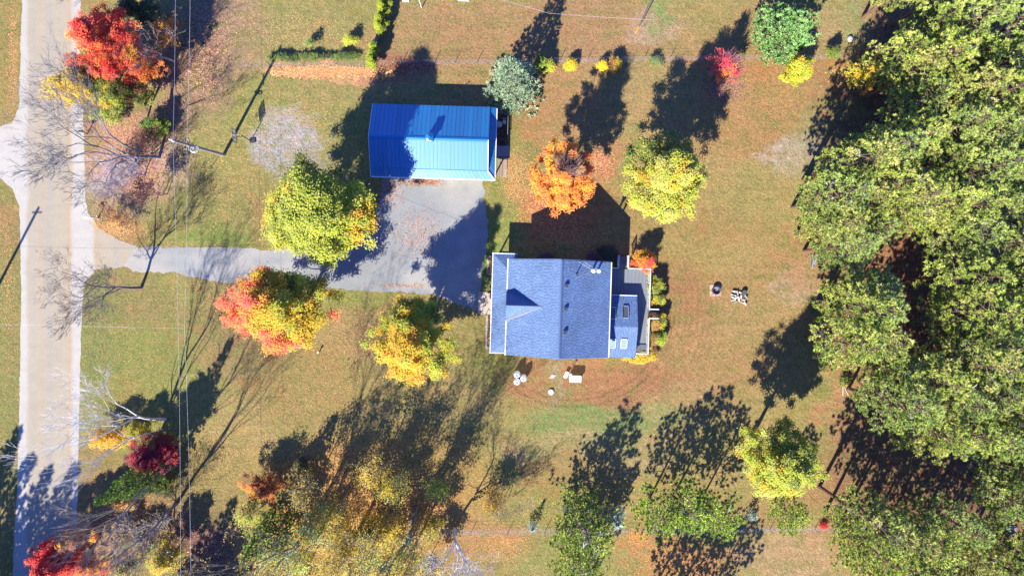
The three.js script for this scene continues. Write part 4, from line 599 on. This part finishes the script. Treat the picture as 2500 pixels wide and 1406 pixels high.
const sprG = conifer({ h: 11, r: 3.3, base: .05, whorls: 16, arms: 10, gap: .03, prof: t => Math.max(.1, 1 - Math.pow(t, 1.1) * .95), droop: .3, rise: .02, cols: [C(136, 168, 64), C(120, 152, 58), C(152, 176, 80)], tufts: 3.8, tuft: .36, needles: 15, inner: .2, fan: .55, bark: barkDark, dead: 0 });
const pineR = conifer({ h: 8, r: 3.5, base: .08, whorls: 11, arms: 9, gap: 0, prof: t => t < .3 ? .85 + t * .5 : 1 - Math.pow((t - .3) / .7, 1.6) * .8, cols: [C(132, 176, 98), C(146, 188, 108), C(120, 160, 86)], tufts: 5, tuft: .42, needles: 20, dead: 0 });
const pineS = [0, 1].map(k => conifer({ h: 10, r: 3.2, base: .22, whorls: 9, arms: 6, cols: [C(164, 186, 72), C(178, 194, 80), C(146, 172, 66)], tufts: 4.2, tuft: .36, needles: 32, needleW: .15, gap: .1, dead: .08 }));
const jun = conifer({ h: 9, r: 4.2, base: .06, whorls: 13, arms: 8, gap: .08, prof: t => 1 - t * .75, rise: .22, cols: [C(162, 178, 72), C(144, 164, 64), C(176, 184, 84)], tufts: 4.4, tuft: .34, needles: 18, fan: .4, bark: barkGrey, dead: .2 });
const small = conifer({ h: 2.4, r: .8, base: .05, whorls: 8, arms: 7, gap: 0, prof: t => 1 - t * .85, cols: [C(176, 200, 176), C(190, 210, 188)], tufts: 9, tuft: .16, needles: 12, inner: .1, dead: 0 });
plant(sprB, 'spruce_tree', 'round dense blue green spruce at the north east corner of the garage', 'spruce', 1252, 188, 5, 1.1, null, .4);
plant(pineR, 'pine_tree', 'round pale green pine alone near the top edge right of the small red tree', 'pine', 1919, 75, 4.5, 1, null, 1);
plant(sprG, 'spruce_tree', 'bright green spruce at the left end of the bottom thicket', 'spruce', 640, 1330, 6, 1.05, null, 2);
plant(sprG, 'spruce_tree', 'dark spruce in the roadside clump behind the dark green bush in the lower left', 'spruce', 300, 1196, 7, .85, null, .3, 1.25);
plant(pineS[0], 'pine_tree', 'green pine at the left of the group on the south fence', 'pine', 1618, 1262, 7, 1, null, .5); plant(pineS[1], 'pine_tree', 'green pine in the middle of the group on the south fence', 'pine', 1690, 1250, 7, 1.08, null, 1.8); plant(pineS[0], 'pine_tree', 'green pine at the right of the group on the south fence', 'pine', 1754, 1262, 7, .95, null, 3.6);
plant(pineS[1], 'pine_tree', 'small green pine alone on the south fence below the yellow and green tree', 'pine', 1930, 1254, 6, .78, null, 4.4);
plant(jun, 'juniper_tree', 'ragged yellow green juniper astride the south fence right of the thicket', 'juniper', 1430, 1290, 4.5, 1.22, null, .2); plant(jun, 'juniper_tree', 'lower ragged juniper at the bottom edge below the other juniper', 'juniper', 1415, 1370, 4, 1, null, 2.4);
plant(small, 'spruce_sapling', 'small pale blue spruce left of the ragged juniper', 'spruce', 1382, 1244, 1, 1); plant(small, 'spruce_sapling', 'blue green young spruce at the right of the ragged juniper', 'spruce', 1508, 1278, 2, 2.0); plant(small, 'spruce_sapling', 'tiny pale blue spruce between the south fence pines', 'spruce', 1836, 1258, 1, 1); plant(small, 'spruce_sapling', 'tiny green blue spruce at the left on the south fence line', 'spruce', 1300, 1286, 1, 1);
// the pine wood; each crown where it shows from above
const woodG = 'pines of the dense wood';
const wood = [
  [2205, 132, 'westernmost tall pine on the wood edge at the north'], [2172, 366, 'pine standing out from the wood edge above the large pine shadow'], [2062, 470, 'leftmost tall pine of the wood, jutting onto the lawn'], [2058, 562, 'tall pine on the wood edge just below the leftmost one'], [2112, 745, 'pine on the wood edge left of the brown clearing'], [2108, 832, 'lower pine on the wood edge above the big lawn shadow'],
  [2185, 905, 'pine with grey dead twigs on the wood edge beside the lower lawn'], [2205, 1000, 'pine on the lower wood edge above the two pine shadows'], [2132, 1272, 'pine at the lower left corner of the wood above the south fence'], [2148, 1352, 'pine at the bottom edge nearest the tan field'],
  [2290, 55], [2380, 40], [2462, 60], [2240, 185], [2310, 145], [2400, 135], [2485, 150], [2270, 245], [2352, 235], [2440, 225], [2500, 290], [2330, 320], [2425, 330], [2090, 395], [2215, 335], [2318, 405], [2400, 420], [2482, 400], [2092, 500], [2170, 455], [2250, 440], [2085, 592], [2150, 555], [2222, 505], [2305, 505], [2378, 500], [2456, 505], [2375, 585], [2450, 605], [2495, 680], [2385, 690],
  [2120, 760], [2140, 700], [2140, 830], [2405, 760], [2482, 775], [2430, 850], [2495, 880], [2375, 905], [2300, 930], [2250, 1010], [2330, 990], [2412, 970], [2485, 985], [2290, 1060], [2365, 1075], [2440, 1085], [2495, 1140],
  [2190, 1300], [2190, 1385], [2270, 1330], [2350, 1290], [2280, 1395], [2370, 1370], [2450, 1340], [2480, 1400], [2490, 1230],
  [2560, 100], [2580, 240], [2570, 380], [2580, 520], [2570, 660], [2580, 800], [2570, 950], [2580, 1090], [2570, 1250], [2580, 1400], [2340, 1470], [2440, 1480], [2230, 1480], [2520, 1490], [2320, -40], [2420, -50], [2230, -60],
];
{
  const level = [[70, 'at the top edge'], [190, 'level with the north fence'], [290, 'level with the north half of the garage roof'], [380, 'level with the south half of the garage roof'], [470, 'level with the orange maple'], [560, 'level with the house shadow'], [640, 'level with the deck steps'], [730, 'level with the fire ring'], [810, 'level with the south end of the deck'], [890, 'level with the south wall of the house'], [955, 'level with the gas cylinders'], [1030, 'level with the green lawn strip'], [1150, 'level with the yellow and green tree'], [1310, 'level with the south fence'], [1410, 'at the bottom edge']], rank = ['first', 'second', 'third', 'fourth', 'fifth', 'sixth', 'seventh', 'eighth', 'ninth'], rows = {};
  for (const w of wood) if (!w[2] && w[0] < 2530 && w[1] > -10 && w[1] < 1420) { const l = level.find(v => w[1] < v[0])[1]; (rows[l] ||= []).push(w); }
  for (const [l, list] of Object.entries(rows)) list.sort((a, b) => a[0] - b[0]).forEach((w, k) => { w[2] = `pine in the wood ${l}, ${rank[k]} from left`; });
}
wood.forEach(([x, y, l], k) => plant(pines[(k * 3) % 5], 'pine_tree', l ?? 'tall pine of the wood beyond the edge of the picture', 'pine', x + rr(-13, 13), y + rr(-13, 13), 11.5, rr(.85, 1.13), woodG));
crownTree('shrub', 'orange bush deep between the pines at the bottom right', 'shrub', 2432, 1385, { h: 3, base: .2, hm: 2, r: 18, rz: 22, per: 50, size: .2, pal: () => pick(oran, amber, brn) });
crownTree('shrub', 'small red bush at the east end of the south fence', 'shrub', 2012, 1284, { h: .7, base: .05, r: 9, rz: 5, per: 16, size: .15, pal: () => pick(scar, C(190, 30, 50)) });
// trees just outside the picture whose shadows reach into it
for (const [x, y, s] of [[-110, 1480, 1.05], [-62, 1500, 1], [-20, 1522, 1.1], [30, 1540, 1], [78, 1570, 1.1], [-150, 1440, 1], [0, 1580, 1.1], [-100, 1330, .8]]) { const o = sprG.clone(); o.name = numbered('spruce_tree'); const [a, b] = G(x, y); o.position.set(a, 0, b); o.scale.setScalar(1.4 * s); o.rotation.y = x; scene.add(o); tag(o, 'roadside spruce beyond the lower left corner that shades the road', 'spruce', 'spruces beyond the lower left corner'); }
for (const [x, y] of [[428, 1500], [478, 1488], [452, 1560], [510, 1550]]) { const o = sprG.clone(); o.name = numbered('spruce_tree'); const [a, b] = G(x, y); o.position.set(a, 0, b); o.scale.setScalar(1.1); o.rotation.y = x; scene.add(o); tag(o, 'spruce beyond the bottom edge that shades the purple leaf litter by the power line', 'spruce', 'spruces beyond the bottom edge'); }
{ const o = sprG.clone(); o.name = numbered('spruce_tree'); const [a, b] = G(-110, 130); o.position.set(a, 0, b); scene.add(o); tag(o, 'roadside spruce beyond the upper left edge that shades the verge', 'spruce'); }
for (const [x, y] of [[1590, 1450], [1650, 1460], [1720, 1480]]) { const o = pineS[x % 2 ? 0 : 1].clone(); o.name = numbered('pine_tree'); const [a, b] = G(x, y); o.position.set(a, 0, b); scene.add(o); tag(o, 'pine beyond the bottom edge that shades the orange leaves below the south fence', 'pine', 'pines beyond the bottom edge'); }

// ------------------------------------------------------------------ poles, wires, fences
{
  const pole = thing('utility_pole', 'pale grey wooden utility pole beside the front lawn with a coil of cable', 'utility pole', ...G(545, 378)), b = new Buf(), hP = 11.9, [tx, tz] = G(421, 343, hP), dx = tx - pole.position.x, dz = tz - pole.position.z;
  const at = t => V(dx * t, hP * t, dz * t); b.line([at(0), at(.33), at(.66), at(1)], .2, .14, 12, C(150, 146, 140)); part('shaft', b.geo(), M.bark, pole);
  const arm = at(.72); bx('cross_arm', .1, .1, 1.3, M.greyWood, pole, arm.x, arm.y, arm.z); for (const s of [-.55, .2]) cyl('insulator', .06, .05, .18, M.white, pole, arm.x, arm.y + .05, arm.z + s, 8);
  const cap = cyl('pole_cap', .17, .1, .5, M.white, pole, dx, hP - .1, dz, 10); void cap; const ins = cyl('insulator', .09, .06, .35, M.white, pole, dx - .1, hP + .3, dz, 8); void ins;
  const coil = new THREE.TorusGeometry(.42, .035, 8, 20), c2 = at(.62); for (const [y, s] of [[0, 1], [.12, .82], [.05, 1.1]]) { const m = part('cable_coil', coil, M.white, pole, c2.x + .05, c2.y + y, c2.z + .3); m.rotation.set(1.2, 0, .2); m.scale.setScalar(s); }
  const tr = cyl('splice_box', .14, .14, .4, M.galv, pole, c2.x, c2.y - .1, c2.z + .2, 10); tr.rotation.x = Math.PI / 2;
  const wire = (label, pts, r, mat, segs = 14) => {
    const P = pts.map(([x, y, h]) => V(G(x, y, h)[0], h, G(x, y, h)[1])), bb = new Buf(); for (let k = 0; k < P.length - 1; k++) { const a = P[k], c = P[k + 1], l = a.distanceTo(c); let q = a; for (let m = 1; m <= segs; m++) { const t = m / segs, e = a.clone().lerp(c, t); e.y -= l * .012 * 4 * t * (1 - t); bb.tube(q, e, r, r, 5, [1, 1, 1]); q = e; } }
    const g = bb.geo(); g.deleteAttribute('color'); const m = part('overhead_wire', g, mat); m.name = numbered('overhead_wire'); tag(m, label, 'wire'); return m;
  };
  const wm = std([.55, .56, .58], .5, { metalness: .3 }), wk = std([.5, .5, .52], .5);
  wire('pale overhead wire running down the left over the pole top, left one of the pair', [[425, -300, 12.2], [421, 343, 12.2], [438, 1700, 12.2]], .012, wm);
  wire('overhead wire parallel to and right of the main one above the front lawn', [[463, -300, 8.6], [455, 350, 8.6], [449, 800, 8.6], [466, 1700, 8.6]], .013, wk);
  wire('thin wire crossing the gravel road to the pair of overhead wires', [[-300, 786, 8], [440, 802, 8.55], [449, 802, 8.6]], .009, wk);
  wire('thin service wire from the pole over the lawn and driveway toward the house', [[455, 352, 8.4], [640, 520, 6.5], [1205, 690, 4.6]], .008, std([.03, .03, .03], .7));
  const p2 = thing('utility_pole', 'wooden utility pole at the top edge with an orange guard on its stay', 'utility pole', ...G(1567, 52)), b2 = new Buf(); b2.line([V(0, 0, 0), V(0, 3, 0), V(0, 6, 0), V(.1, 9, -.05)], .15, .11, 10, C(70, 62, 58)); part('shaft', b2.geo(), M.bark, p2);
  const g0 = V(-.75, 0, 1.45), g1 = V(0, 7, 0), sb = new Buf(); sb.tube(g0, g1, .012, .012, 4, [.3, .3, .3]); part('stay_wire', sb.geo(), M.bark, p2); const gb = new Buf(); gb.tube(g0, g0.clone().lerp(g1, .2), .06, .06, 8, C(214, 136, 40)); part('stay_guard', gb.geo(), M.bark, p2);
  wire('pale wire slanting across the top edge to the pole with the orange guard', [[1000, -70, 8], [1340, 32, 8.2], [1590, 48, 8.6]], .009, wm);
  const p3 = thing('utility_pole', 'utility pole beyond the left edge whose long shadow crosses the road', 'utility pole', ...G(-66, 812)), b3 = new Buf(); b3.line([V(0, 0, 0), V(0, 6, 0), V(0, 13.4, 0)], .2, .15, 10, C(110, 104, 98)); part('shaft', b3.geo(), M.bark, p3); bx('cross_arm', 1.2, .1, .1, M.greyWood, p3, .1, 12.9, 0);
  const fence = (label, y0, x0, x1, posts, sl) => {
    const f = thing('wire_fence', label, 'fence'), yy = x => y0 - (x - x0) * sl, bb = new Buf(); for (const h of [.45, .8, 1.15]) { let q = null; for (let x = x0; x <= x1; x += 20) { const [a, c] = G(x, yy(x), 0), e = V(a, h, c); if (q) bb.tube(q, e, .007, .007, 3, [.35, .35, .36]); q = e; } } part('wire', bb.geo(), M.bark, f);
    for (const x of posts) { const [a, c] = G(x, yy(x)); cyl('post', .032, .03, 1.3 + rr(-.1, .15), M.greyWood, f, a, 0, c, 7); }
  };
  fence('thin wire fence on posts running across the north of the yard', 160, 640, 2070, [660, 740, 820, 980, 1060, 1110, 1165, 1366, 1433, 1500, 1571, 1635, 1700, 1841, 1915, 1985, 2060], .015);
  fence('thin wire fence along the south edge of the lawn right of the thicket', 1300, 1040, 2080, [1060, 1150, 1240, 1330, 1500, 1580, 1660, 1750, 1836, 1880, 1990, 2030, 2075], .008);
}

// ------------------------------------------------------------------ small things
{
  const m = thing('mailbox', 'white mailbox on a white post beside the driveway mouth', 'mailbox', ...G(238, 533), .1);
  bx('post', .13, 1.75, .13, M.white, m, 0, .875, 0); bx('arm', .9, .1, .1, M.white, m, -.35, 1.45, 0); const br = bx('brace', .6, .07, .07, M.white, m, -.24, 1.25, 0); br.rotation.z = -.7;
  const sh = new THREE.Shape(); sh.moveTo(-.12, 0); sh.lineTo(.12, 0); sh.lineTo(.12, .14); sh.absarc(0, .14, .12, 0, Math.PI); sh.lineTo(-.12, 0); const bg = new THREE.ExtrudeGeometry(sh, { depth: .55, bevelEnabled: true, bevelSize: .01, bevelThickness: .01, bevelSegments: 1 }); bg.rotateY(-Math.PI / 2); part('box', bg, M.white, m, -.15, 1.52, 0); bx('flag', .2, .04, .02, std([.4, .04, .03], .5), m, -.4, 1.72, .14);
}
{
  const r = thing('mailbox', 'dark mailbox on a post at the road edge above the arching bare tree', 'mailbox', ...G(212, 326), 0); bx('post', .1, 1.2, .1, M.dark, r, 0, .6, 0); const sh = new THREE.Shape(); sh.moveTo(-.11, 0); sh.lineTo(.11, 0); sh.lineTo(.11, .13); sh.absarc(0, .13, .11, 0, Math.PI); sh.lineTo(-.11, 0); const bg = new THREE.ExtrudeGeometry(sh, { depth: .5, bevelEnabled: false }); bg.rotateY(-Math.PI / 2); part('box', bg, M.dark, r, .25, 1.2, 0);
}
{
  const h = thing('basketball_hoop', 'basketball hoop on a black pole at the gravel patch beside the front lawn', 'basketball hoop', ...G(612, 344), .12);
  bx('base', .7, .16, .5, M.dark, h, .2, .08, 0); cyl('pole', .05, .045, 3.1, M.black, h, 0, 0, 0, 10); const a1 = bx('arm', .75, .06, .06, M.white, h, -.32, 3.05, 0); a1.rotation.z = -.25; const a2 = bx('arm', .75, .05, .05, M.black, h, -.32, 2.75, 0); a2.rotation.z = -.2;
  const bd = new THREE.Group(); bd.name = 'backboard'; bd.position.set(-.68, 3.35, 0); h.add(bd); bx('panel', .03, 1.0, 1.45, new THREE.MeshPhysicalMaterial({ color: new THREE.Color(.9, .92, .85), roughness: .15, transmission: .55, thickness: 0 }), bd, 0, 0, 0);
  for (const z of [-.75, .75]) bx('frame', .06, 1.1, .05, M.black, bd, 0, 0, z); for (const y of [-.52, .52]) bx('frame', .06, .05, 1.45, M.black, bd, 0, y, 0); for (const z of [-.27, .27]) bx('frame', .05, 1.0, .04, M.black, bd, .03, 0, z);
  const rim = part('rim', new THREE.TorusGeometry(.23, .012, 6, 22), std([.5, .12, .03], .5), h, -.98, 3.0, 0); rim.rotation.x = Math.PI / 2; bx('rim_bracket', .14, .05, .12, M.black, h, -.74, 3.0, 0);
  const net = new THREE.CylinderGeometry(.22, .13, .4, 12, 3, true); part('net', net, new THREE.MeshStandardMaterial({ color: 0xffffff, wireframe: false, roughness: .9, side: THREE.DoubleSide, transparent: true, opacity: .35 }), h, -.98, 2.79, 0);
}
{
  const pr = []; for (const [r, y] of [[0, 1.52], [.12, 1.5], [.26, 1.42], [.37, 1.27], [.41, 1.08], [.41, .22], [.37, .1], [.34, .1], [.34, 0], [0, 0]]) pr.push(new THREE.Vector2(r, y));
  const tg = new THREE.LatheGeometry(pr.reverse(), 28), cg = new THREE.CylinderGeometry(.17, .17, .2, 18, 1, true), cm = std([.84, .84, .82], .4, { side: THREE.DoubleSide });
  const t0 = thing('gas_cylinder', 'white domed gas cylinder, northernmost of the three near the house', 'gas cylinder', ...G(1262, 912), 0, 'gas cylinders south of the house'); part('tank', tg, cm, t0); part('collar', cg, cm, t0, 0, 1.55, 0); cyl('valve', .035, .03, .14, M.galv, t0, 0, 1.5, 0, 8);
  for (const [x, y, l] of [[1278, 921, 'white domed gas cylinder, the right hand one of the three near the house'], [1262, 929, 'white domed gas cylinder, southernmost of the three near the house']]) { const c = t0.clone(); c.name = numbered('gas_cylinder'); [c.position.x, c.position.z] = G(x, y); scene.add(c); c.userData = { ...t0.userData, label: l }; }
  const b = thing('storage_box', 'cream coloured box unit with a flat lid standing on the lawn south of the house', 'box', ...G(1403, 923), -.03); bx('body', 1.3, .95, .68, M.cream, b, 0, .5, 0); bx('lid', 1.42, .06, .8, std([.75, .71, .6], .45), b, 0, 1.0, 0, 0, .05); bx('base', 1.35, .1, .72, M.grey, b, 0, .03, 0); for (let k = 0; k < 5; k++) bx('louvre', .9, .03, .03, M.grey, b, 0, .35 + k * .1, .35);
  const tb = thing('tilted_box', 'small cream box tilted on the lawn left of the larger cream box', 'box', ...G(1382, 914), -.45); bx('body', .36, .42, .75, M.cream, tb, 0, .22, 0, 0, .12); bx('lid', .42, .04, .82, std([.74, .7, .56], .45), tb, 0, .46, .02, 0, .12);
  const bp = thing('feeder_post', 'thin white topped post beside the cream box', 'post', ...G(1391, 911)); cyl('post', .03, .025, 1.7, M.greyWood, bp, 0, 0, 0, 7); bx('feeder', .2, .22, .2, M.white, bp, 0, 1.45, 0); const cone = new THREE.ConeGeometry(.2, .16, 4); part('feeder_roof', cone, M.white, bp, 0, 1.64, 0);
  const wc = thing('well_cover', 'round pale concrete well cover on the worn lawn south of the house', 'well cover', ...G(1345, 957)); cyl('ring', .38, .36, .2, std([.42, .4, .34], .9), wc, 0, 0, 0, 22); cyl('lid', .32, .31, .05, std([.5, .47, .4], .9), wc, 0, .2, 0, 22); for (const x of [-.2, .2]) bx('handle', .1, .04, .05, M.grey, wc, x, .27, x * .4);
  const w2 = thing('well_cover', 'flat grey round cover between the gas cylinders and the cream box', 'well cover', ...G(1349, 919)); cyl('lid', .27, .26, .07, std([.33, .31, .33], .9), w2, 0, 0, 0, 18); for (const [x, z] of [[.32, -.1], [-.3, .15]]) cyl('stone', .1, .07, .08, std([.5, .46, .38], .9), w2, x, 0, z, 7);
  const pp = thing('vent_post', 'short white capped pipe on the front lawn below the red and yellow maple', 'pipe', ...G(779, 859)); cyl('pipe', .07, .07, .6, M.white, pp, 0, 0, 0, 12); cyl('cap', .12, .1, .12, M.white, pp, 0, .58, 0, 12);
}
{
  const f = thing('fire_pit', 'round iron fire ring on square pinkish slabs on the back lawn', 'fire pit', ...G(1747, 709)), sm = [std([.38, .28, .22], .95), std([.33, .25, .21], .95)];
  [[-.36, -.36], [.36, -.36], [-.36, .36], [.36, .36]].forEach(([x, z], k) => bx('slab', .66, .07, .66, sm[k % 2], f, x, .035, z, rr(-.05, .05)));
  const pr = [[.36, .07], [.46, .07], [.44, .5], [.5, .53], [.5, .56], [.4, .56], [.38, .16], [0, .16]].map(p => new THREE.Vector2(...p)); part('fire_ring', new THREE.LatheGeometry(pr, 26), new THREE.MeshStandardMaterial({ color: new THREE.Color().setRGB(.07, .04, .04), roughness: .7, side: THREE.DoubleSide }), f); cyl('ash', .37, .37, .06, std([.3, .3, .33], 1), f, 0, .14, 0, 20);
  for (let k = 0; k < 7; k++) { const a = rnd() * 6.28; const l = bx('charred_log', .3, .07, .08, k % 2 ? M.grey : M.dark, f, Math.cos(a) * .15, .23, Math.sin(a) * .15, a); l.rotation.z = .1; }
  const pk = new Buf(); pk.tube(V(-.6, .05, .62), V(.9, .55, -.3), .018, .018, 5, [.03, .02, .02]); part('poker', pk.geo(), M.bark, f);
  const w = thing('firewood_pile', 'scattered heap of pale split firewood beside the fire ring', 'firewood', ...G(1804, 722)), wm = [std([.5, .45, .42], .85), std([.58, .53, .48], .85), std([.4, .33, .3], .9), std([.3, .24, .22], .9)], lg = new THREE.CylinderGeometry(.12, .12, .48, 3, 1); lg.rotateZ(Math.PI / 2);
  [[-.75, -.1, .5], [-.7, .2, .55], [-.82, .55, -.2], [-.45, .75, -.5], [-.35, .1, .95], [-.05, .3, 1.25], [.05, .55, 1.1], [.45, .85, .6], [.72, .95, 1.05], [.7, .3, 1.1], [.85, .1, 1.2], [-.2, -.35, 1.3], [.2, -.4, .5], [-.55, -.55, .2], [.5, .5, .1], [-.15, .0, .3], [.25, .15, 1.7], [-.5, .4, 1.9]].forEach(([x, z, a], k) => { const l = part('split_log', lg, wm[k % 4], w, x, .1 + (k % 3) * .09, z); l.rotation.set(rr(-.5, .5), -a, rr(-.12, .12)); });
  const ts = thing('chopping_block', 'dark round stump at the back of the firewood heap', 'stump', ...G(1816, 714)); cyl('stump', .34, .32, .42, std([.035, .04, .042], .9), ts, 0, 0, 0, 18); cyl('top_disc', .3, .29, .02, std([.06, .065, .07], .9), ts, 0, .42, 0, 18);
}
{
  const s = thing('log_pile', 'dark weathered logs heaped at the edge of the pine wood by the back lawn', 'logs', ...G(1990, 634)), lm = [M.greyWood, std([.09, .08, .08], .9), std([.32, .31, .3], .9)];
  [[-.55, 0, 1.3, .15], [-.3, .1, 1.6, .3], [-.05, .0, 1.2, .35], [.2, -.2, 1.4, .2], [.42, -.25, 1.1, .25], [-.4, .5, 1.2, .25], [.0, .55, 1.0, .4], [.5, .2, .9, .5]].forEach(([x, z, l, a], k) => { const g = cyl('log', .1, .085, l, lm[k % 3], s, x, 0, z, 9); g.position.y = .13 + (k % 3) * .15; g.rotation.set(Math.PI / 2 - .15, 0, a); });
  const br = thing('fallen_branch', 'forked grey fallen branch on the lawn right of the big tree shadow', 'branch', ...G(2060, 948)), bb = new Buf(); bb.line([V(-.1, .08, .9), V(-.08, .12, -.2), V(-.15, .3, -1)], .07, .03, 6, C(176, 168, 160)); bb.line([V(.6, .06, .85), V(.2, .14, .1), V(0, .2, -.5)], .05, .02, 6, C(176, 168, 160)); for (let k = 0; k < 14; k++) bb.tube(V(gauss() * .2, .2, -.3 + gauss() * .3), V(gauss() * .8, rr(.1, .6), -.7 + gauss() * .6), .02, .006, 3, C(90, 80, 66)); part('limb', bb.geo(), M.bark, br);
  crownTree('shrub', 'scrap of green growth over the fallen branch', 'shrub', 2066, 930, { h: 1.0, base: .05, r: 14, rz: 14, per: 18, size: .17, pal: () => pick(olive, lime, dgreen) });
  const st = part('boulder', new THREE.IcosahedronGeometry(.34, 2), std([.38, .35, .35], .95), scene, G(2075, 96)[0], .18, G(2075, 96)[1]); st.scale.set(1, .75, 1.15); st.name = numbered('boulder'); tag(st, 'pale grey boulder on bare soil north of the fence near the pine wood', 'boulder');
  const pl = thing('pallet', 'blue grey slatted pallet lying in the shade of the pine wood at the lower right', 'pallet', ...G(2468, 1294), -.05); for (let k = 0; k < 6; k++) bx('slat', 1.3, .03, .11, std([.3, .31, .38], .8), pl, 0, .14, -.5 + k * .2); for (const x of [-.55, 0, .55]) bx('runner', .08, .1, 1.15, M.greyWood, pl, x, .07, 0);
  const pw = thing('white_post', 'white painted post standing at the top edge right of the cedar hedge', 'post', ...G(1029, 19)); const ps = cyl('post', .06, .06, 2.6, M.white, pw, 0, 0, 0, 12); void ps; cyl('cap', .08, .05, .1, M.white, pw, 0, 2.6, 0, 12);
  const pt = thing('planter', 'square white planter with a brown round pot at the top edge', 'planter', ...G(991, -4), -.1); bx('tray', .82, .22, .82, M.white, pt, 0, .11, 0); cyl('pot', .28, .33, .4, std([.3, .16, .12], .7), pt, 0, .2, -.05, 18); cyl('soil', .28, .28, .03, std([.3, .2, .16], 1), pt, 0, .6, -.05, 16);
  const cg = thing('cold_frame', 'white framed low box with glass cut by the top edge', 'cold frame', ...G(1132, -10), -.06); for (const z of [-.6, .6]) bx('frame', 1.3, .4, .06, M.white, cg, 0, .2, z); for (const x of [-.65, .65]) bx('frame', .06, .4, 1.2, M.white, cg, x, .2, 0); bx('pane', 1.24, .02, 1.14, M.glass, cg, 0, .36, 0); bx('board', .12, .3, .8, std([.45, .24, .06], .8), cg, -.95, .15, .1);
}

// ------------------------------------------------------------------ fallen leaves
{
  const b = new Buf(); b.leaf(0, .02, 0, .1, 1, .1, 1, [1, 1, 1]); const g = b.geo(); g.deleteAttribute('color');
  const L = [], tanL = C(206, 160, 116), pk = C(204, 150, 136), yel = C(214, 180, 96), or_ = C(232, 158, 100), gol = C(208, 156, 60), rd = C(178, 84, 66), br = C(128, 82, 60), ppl = C(110, 66, 72);
  const drop = (n, x, y, rx, ry, cols, s0 = .1, s1 = .2) => { for (let k = 0; k < n; k++) { const px = x + gauss() * rx * .62, py = y + gauss() * ry * .62; L.push([px, py, cols[(rnd() * cols.length) | 0], rr(s0, s1)]); } };
  drop(8500, 800, 176, 175, 19, [or_, or_, C(240, 190, 140), yel, rd, tanL], .14, .26); drop(1500, 1000, 160, 80, 24, [rd, br, or_, ppl]); drop(3200, 320, 420, 130, 90, [pk, pk, tanL, rd, yel]); drop(1600, 300, 330, 110, 70, [tanL, pk, or_]); drop(3000, 490, 130, 110, 180, [tanL, pk, br, ppl, yel]); drop(1000, 270, 560, 110, 40, [tanL, or_, yel]);
  drop(1500, 560, 430, 200, 230, [yel, tanL], .08, .15); drop(1300, 700, 300, 230, 160, [yel, tanL], .08, .15); drop(1400, 720, 80, 240, 120, [yel, tanL], .08, .15); drop(900, 30, 150, 24, 260, [tanL, or_], .08, .16); drop(700, 20, 700, 26, 320, [tanL, yel, or_], .08, .16); drop(800, 320, 900, 190, 260, [yel, tanL], .08, .14);
  drop(2600, 1350, 500, 120, 110, [or_, or_, tanL, rd], .1, .18); drop(900, 1470, 400, 50, 50, [or_, tanL, rd], .1, .18); drop(1400, 1260, 430, 70, 120, [or_, yel, tanL], .08, .16); drop(700, 1020, 570, 90, 100, [br, or_, or_], .08, .16); drop(240, 990, 697, 110, 9, [or_, br, tanL], .08, .15); drop(500, 1030, 445, 90, 14, [or_, br, rd], .08, .16); drop(700, 940, 470, 60, 60, [br, rd, or_], .08, .15);
  drop(1200, 860, 850, 220, 150, [yel, tanL, or_], .08, .14); drop(1100, 760, 980, 260, 110, [yel, yel, tanL], .07, .13); drop(9000, 880, 1230, 280, 180, [gol, yel, or_, br, tanL], .1, .2); drop(5000, 850, 1360, 330, 80, [gol, yel, br, tanL], .1, .2); drop(1600, 560, 1120, 130, 170, [yel, yel, tanL], .07, .13); drop(1800, 330, 1280, 150, 140, [tanL, or_, br, yel]); drop(1800, 500, 1350, 80, 90, [ppl, br, ppl, tanL], .09, .16);
  drop(2600, 1660, 1365, 150, 50, [or_, gol, tanL], .1, .18); drop(500, 1560, 1310, 40, 30, [or_, gol]); drop(1600, 1230, 1330, 110, 70, [or_, gol, tanL], .08, .16); drop(1200, 1770, 210, 80, 70, [ppl, rd, pk, C(120, 80, 140)], .08, .15); drop(700, 2080, 190, 80, 50, [or_, yel]); drop(5200, 2270, 720, 280, 720, [br, C(160, 96, 64), C(120, 74, 56), or_], .1, .22); drop(1100, 1600, 300, 500, 260, [yel, tanL], .06, .11); drop(1200, 1500, 1000, 500, 300, [yel, tanL], .05, .1); drop(500, 1890, 240, 130, 80, [yel, tanL], .06, .11); drop(260, 1340, 640, 120, 20, [tanL, yel], .07, .12); drop(600, 1400, 590, 150, 50, [tanL, pk, yel], .07, .12);
  const out = L.filter(([x, y]) => x > -60 && x < 2560 && y > -60 && y < 1460 && !(x > 60 && x < 188 && rnd() < .97) && !(x > 186 && x < 420 && y > 596 - (x < 300 ? (300 - x) * .6 : 0) && y < 665)), im = new THREE.InstancedMesh(g, new THREE.MeshStandardMaterial({ roughness: .9, side: THREE.DoubleSide }), out.length), mt = new THREE.Matrix4(), qt = new THREE.Quaternion(), eu = new THREE.Euler(), cc = new THREE.Color();
  out.forEach(([x, y, c, s], k) => { const [a, d] = G(x, y); eu.set(gauss() * .35, rnd() * 6.28, gauss() * .35); qt.setFromEuler(eu); mt.compose(V(a, .012, d), qt, V(s, s, s)); im.setMatrixAt(k, mt); const t = rr(.6, 1.1); im.setColorAt(k, cc.setRGB(c[0] * t * .9, c[1] * t * .9, c[2] * t * .9)); });
  im.name = 'fallen_leaves'; im.castShadow = im.receiveShadow = true; scene.add(im); tag(im, 'fallen autumn leaves scattered over the lawns, verges and gravel', 'leaves', null, 'stuff');
}
renderer.render(scene, camera);
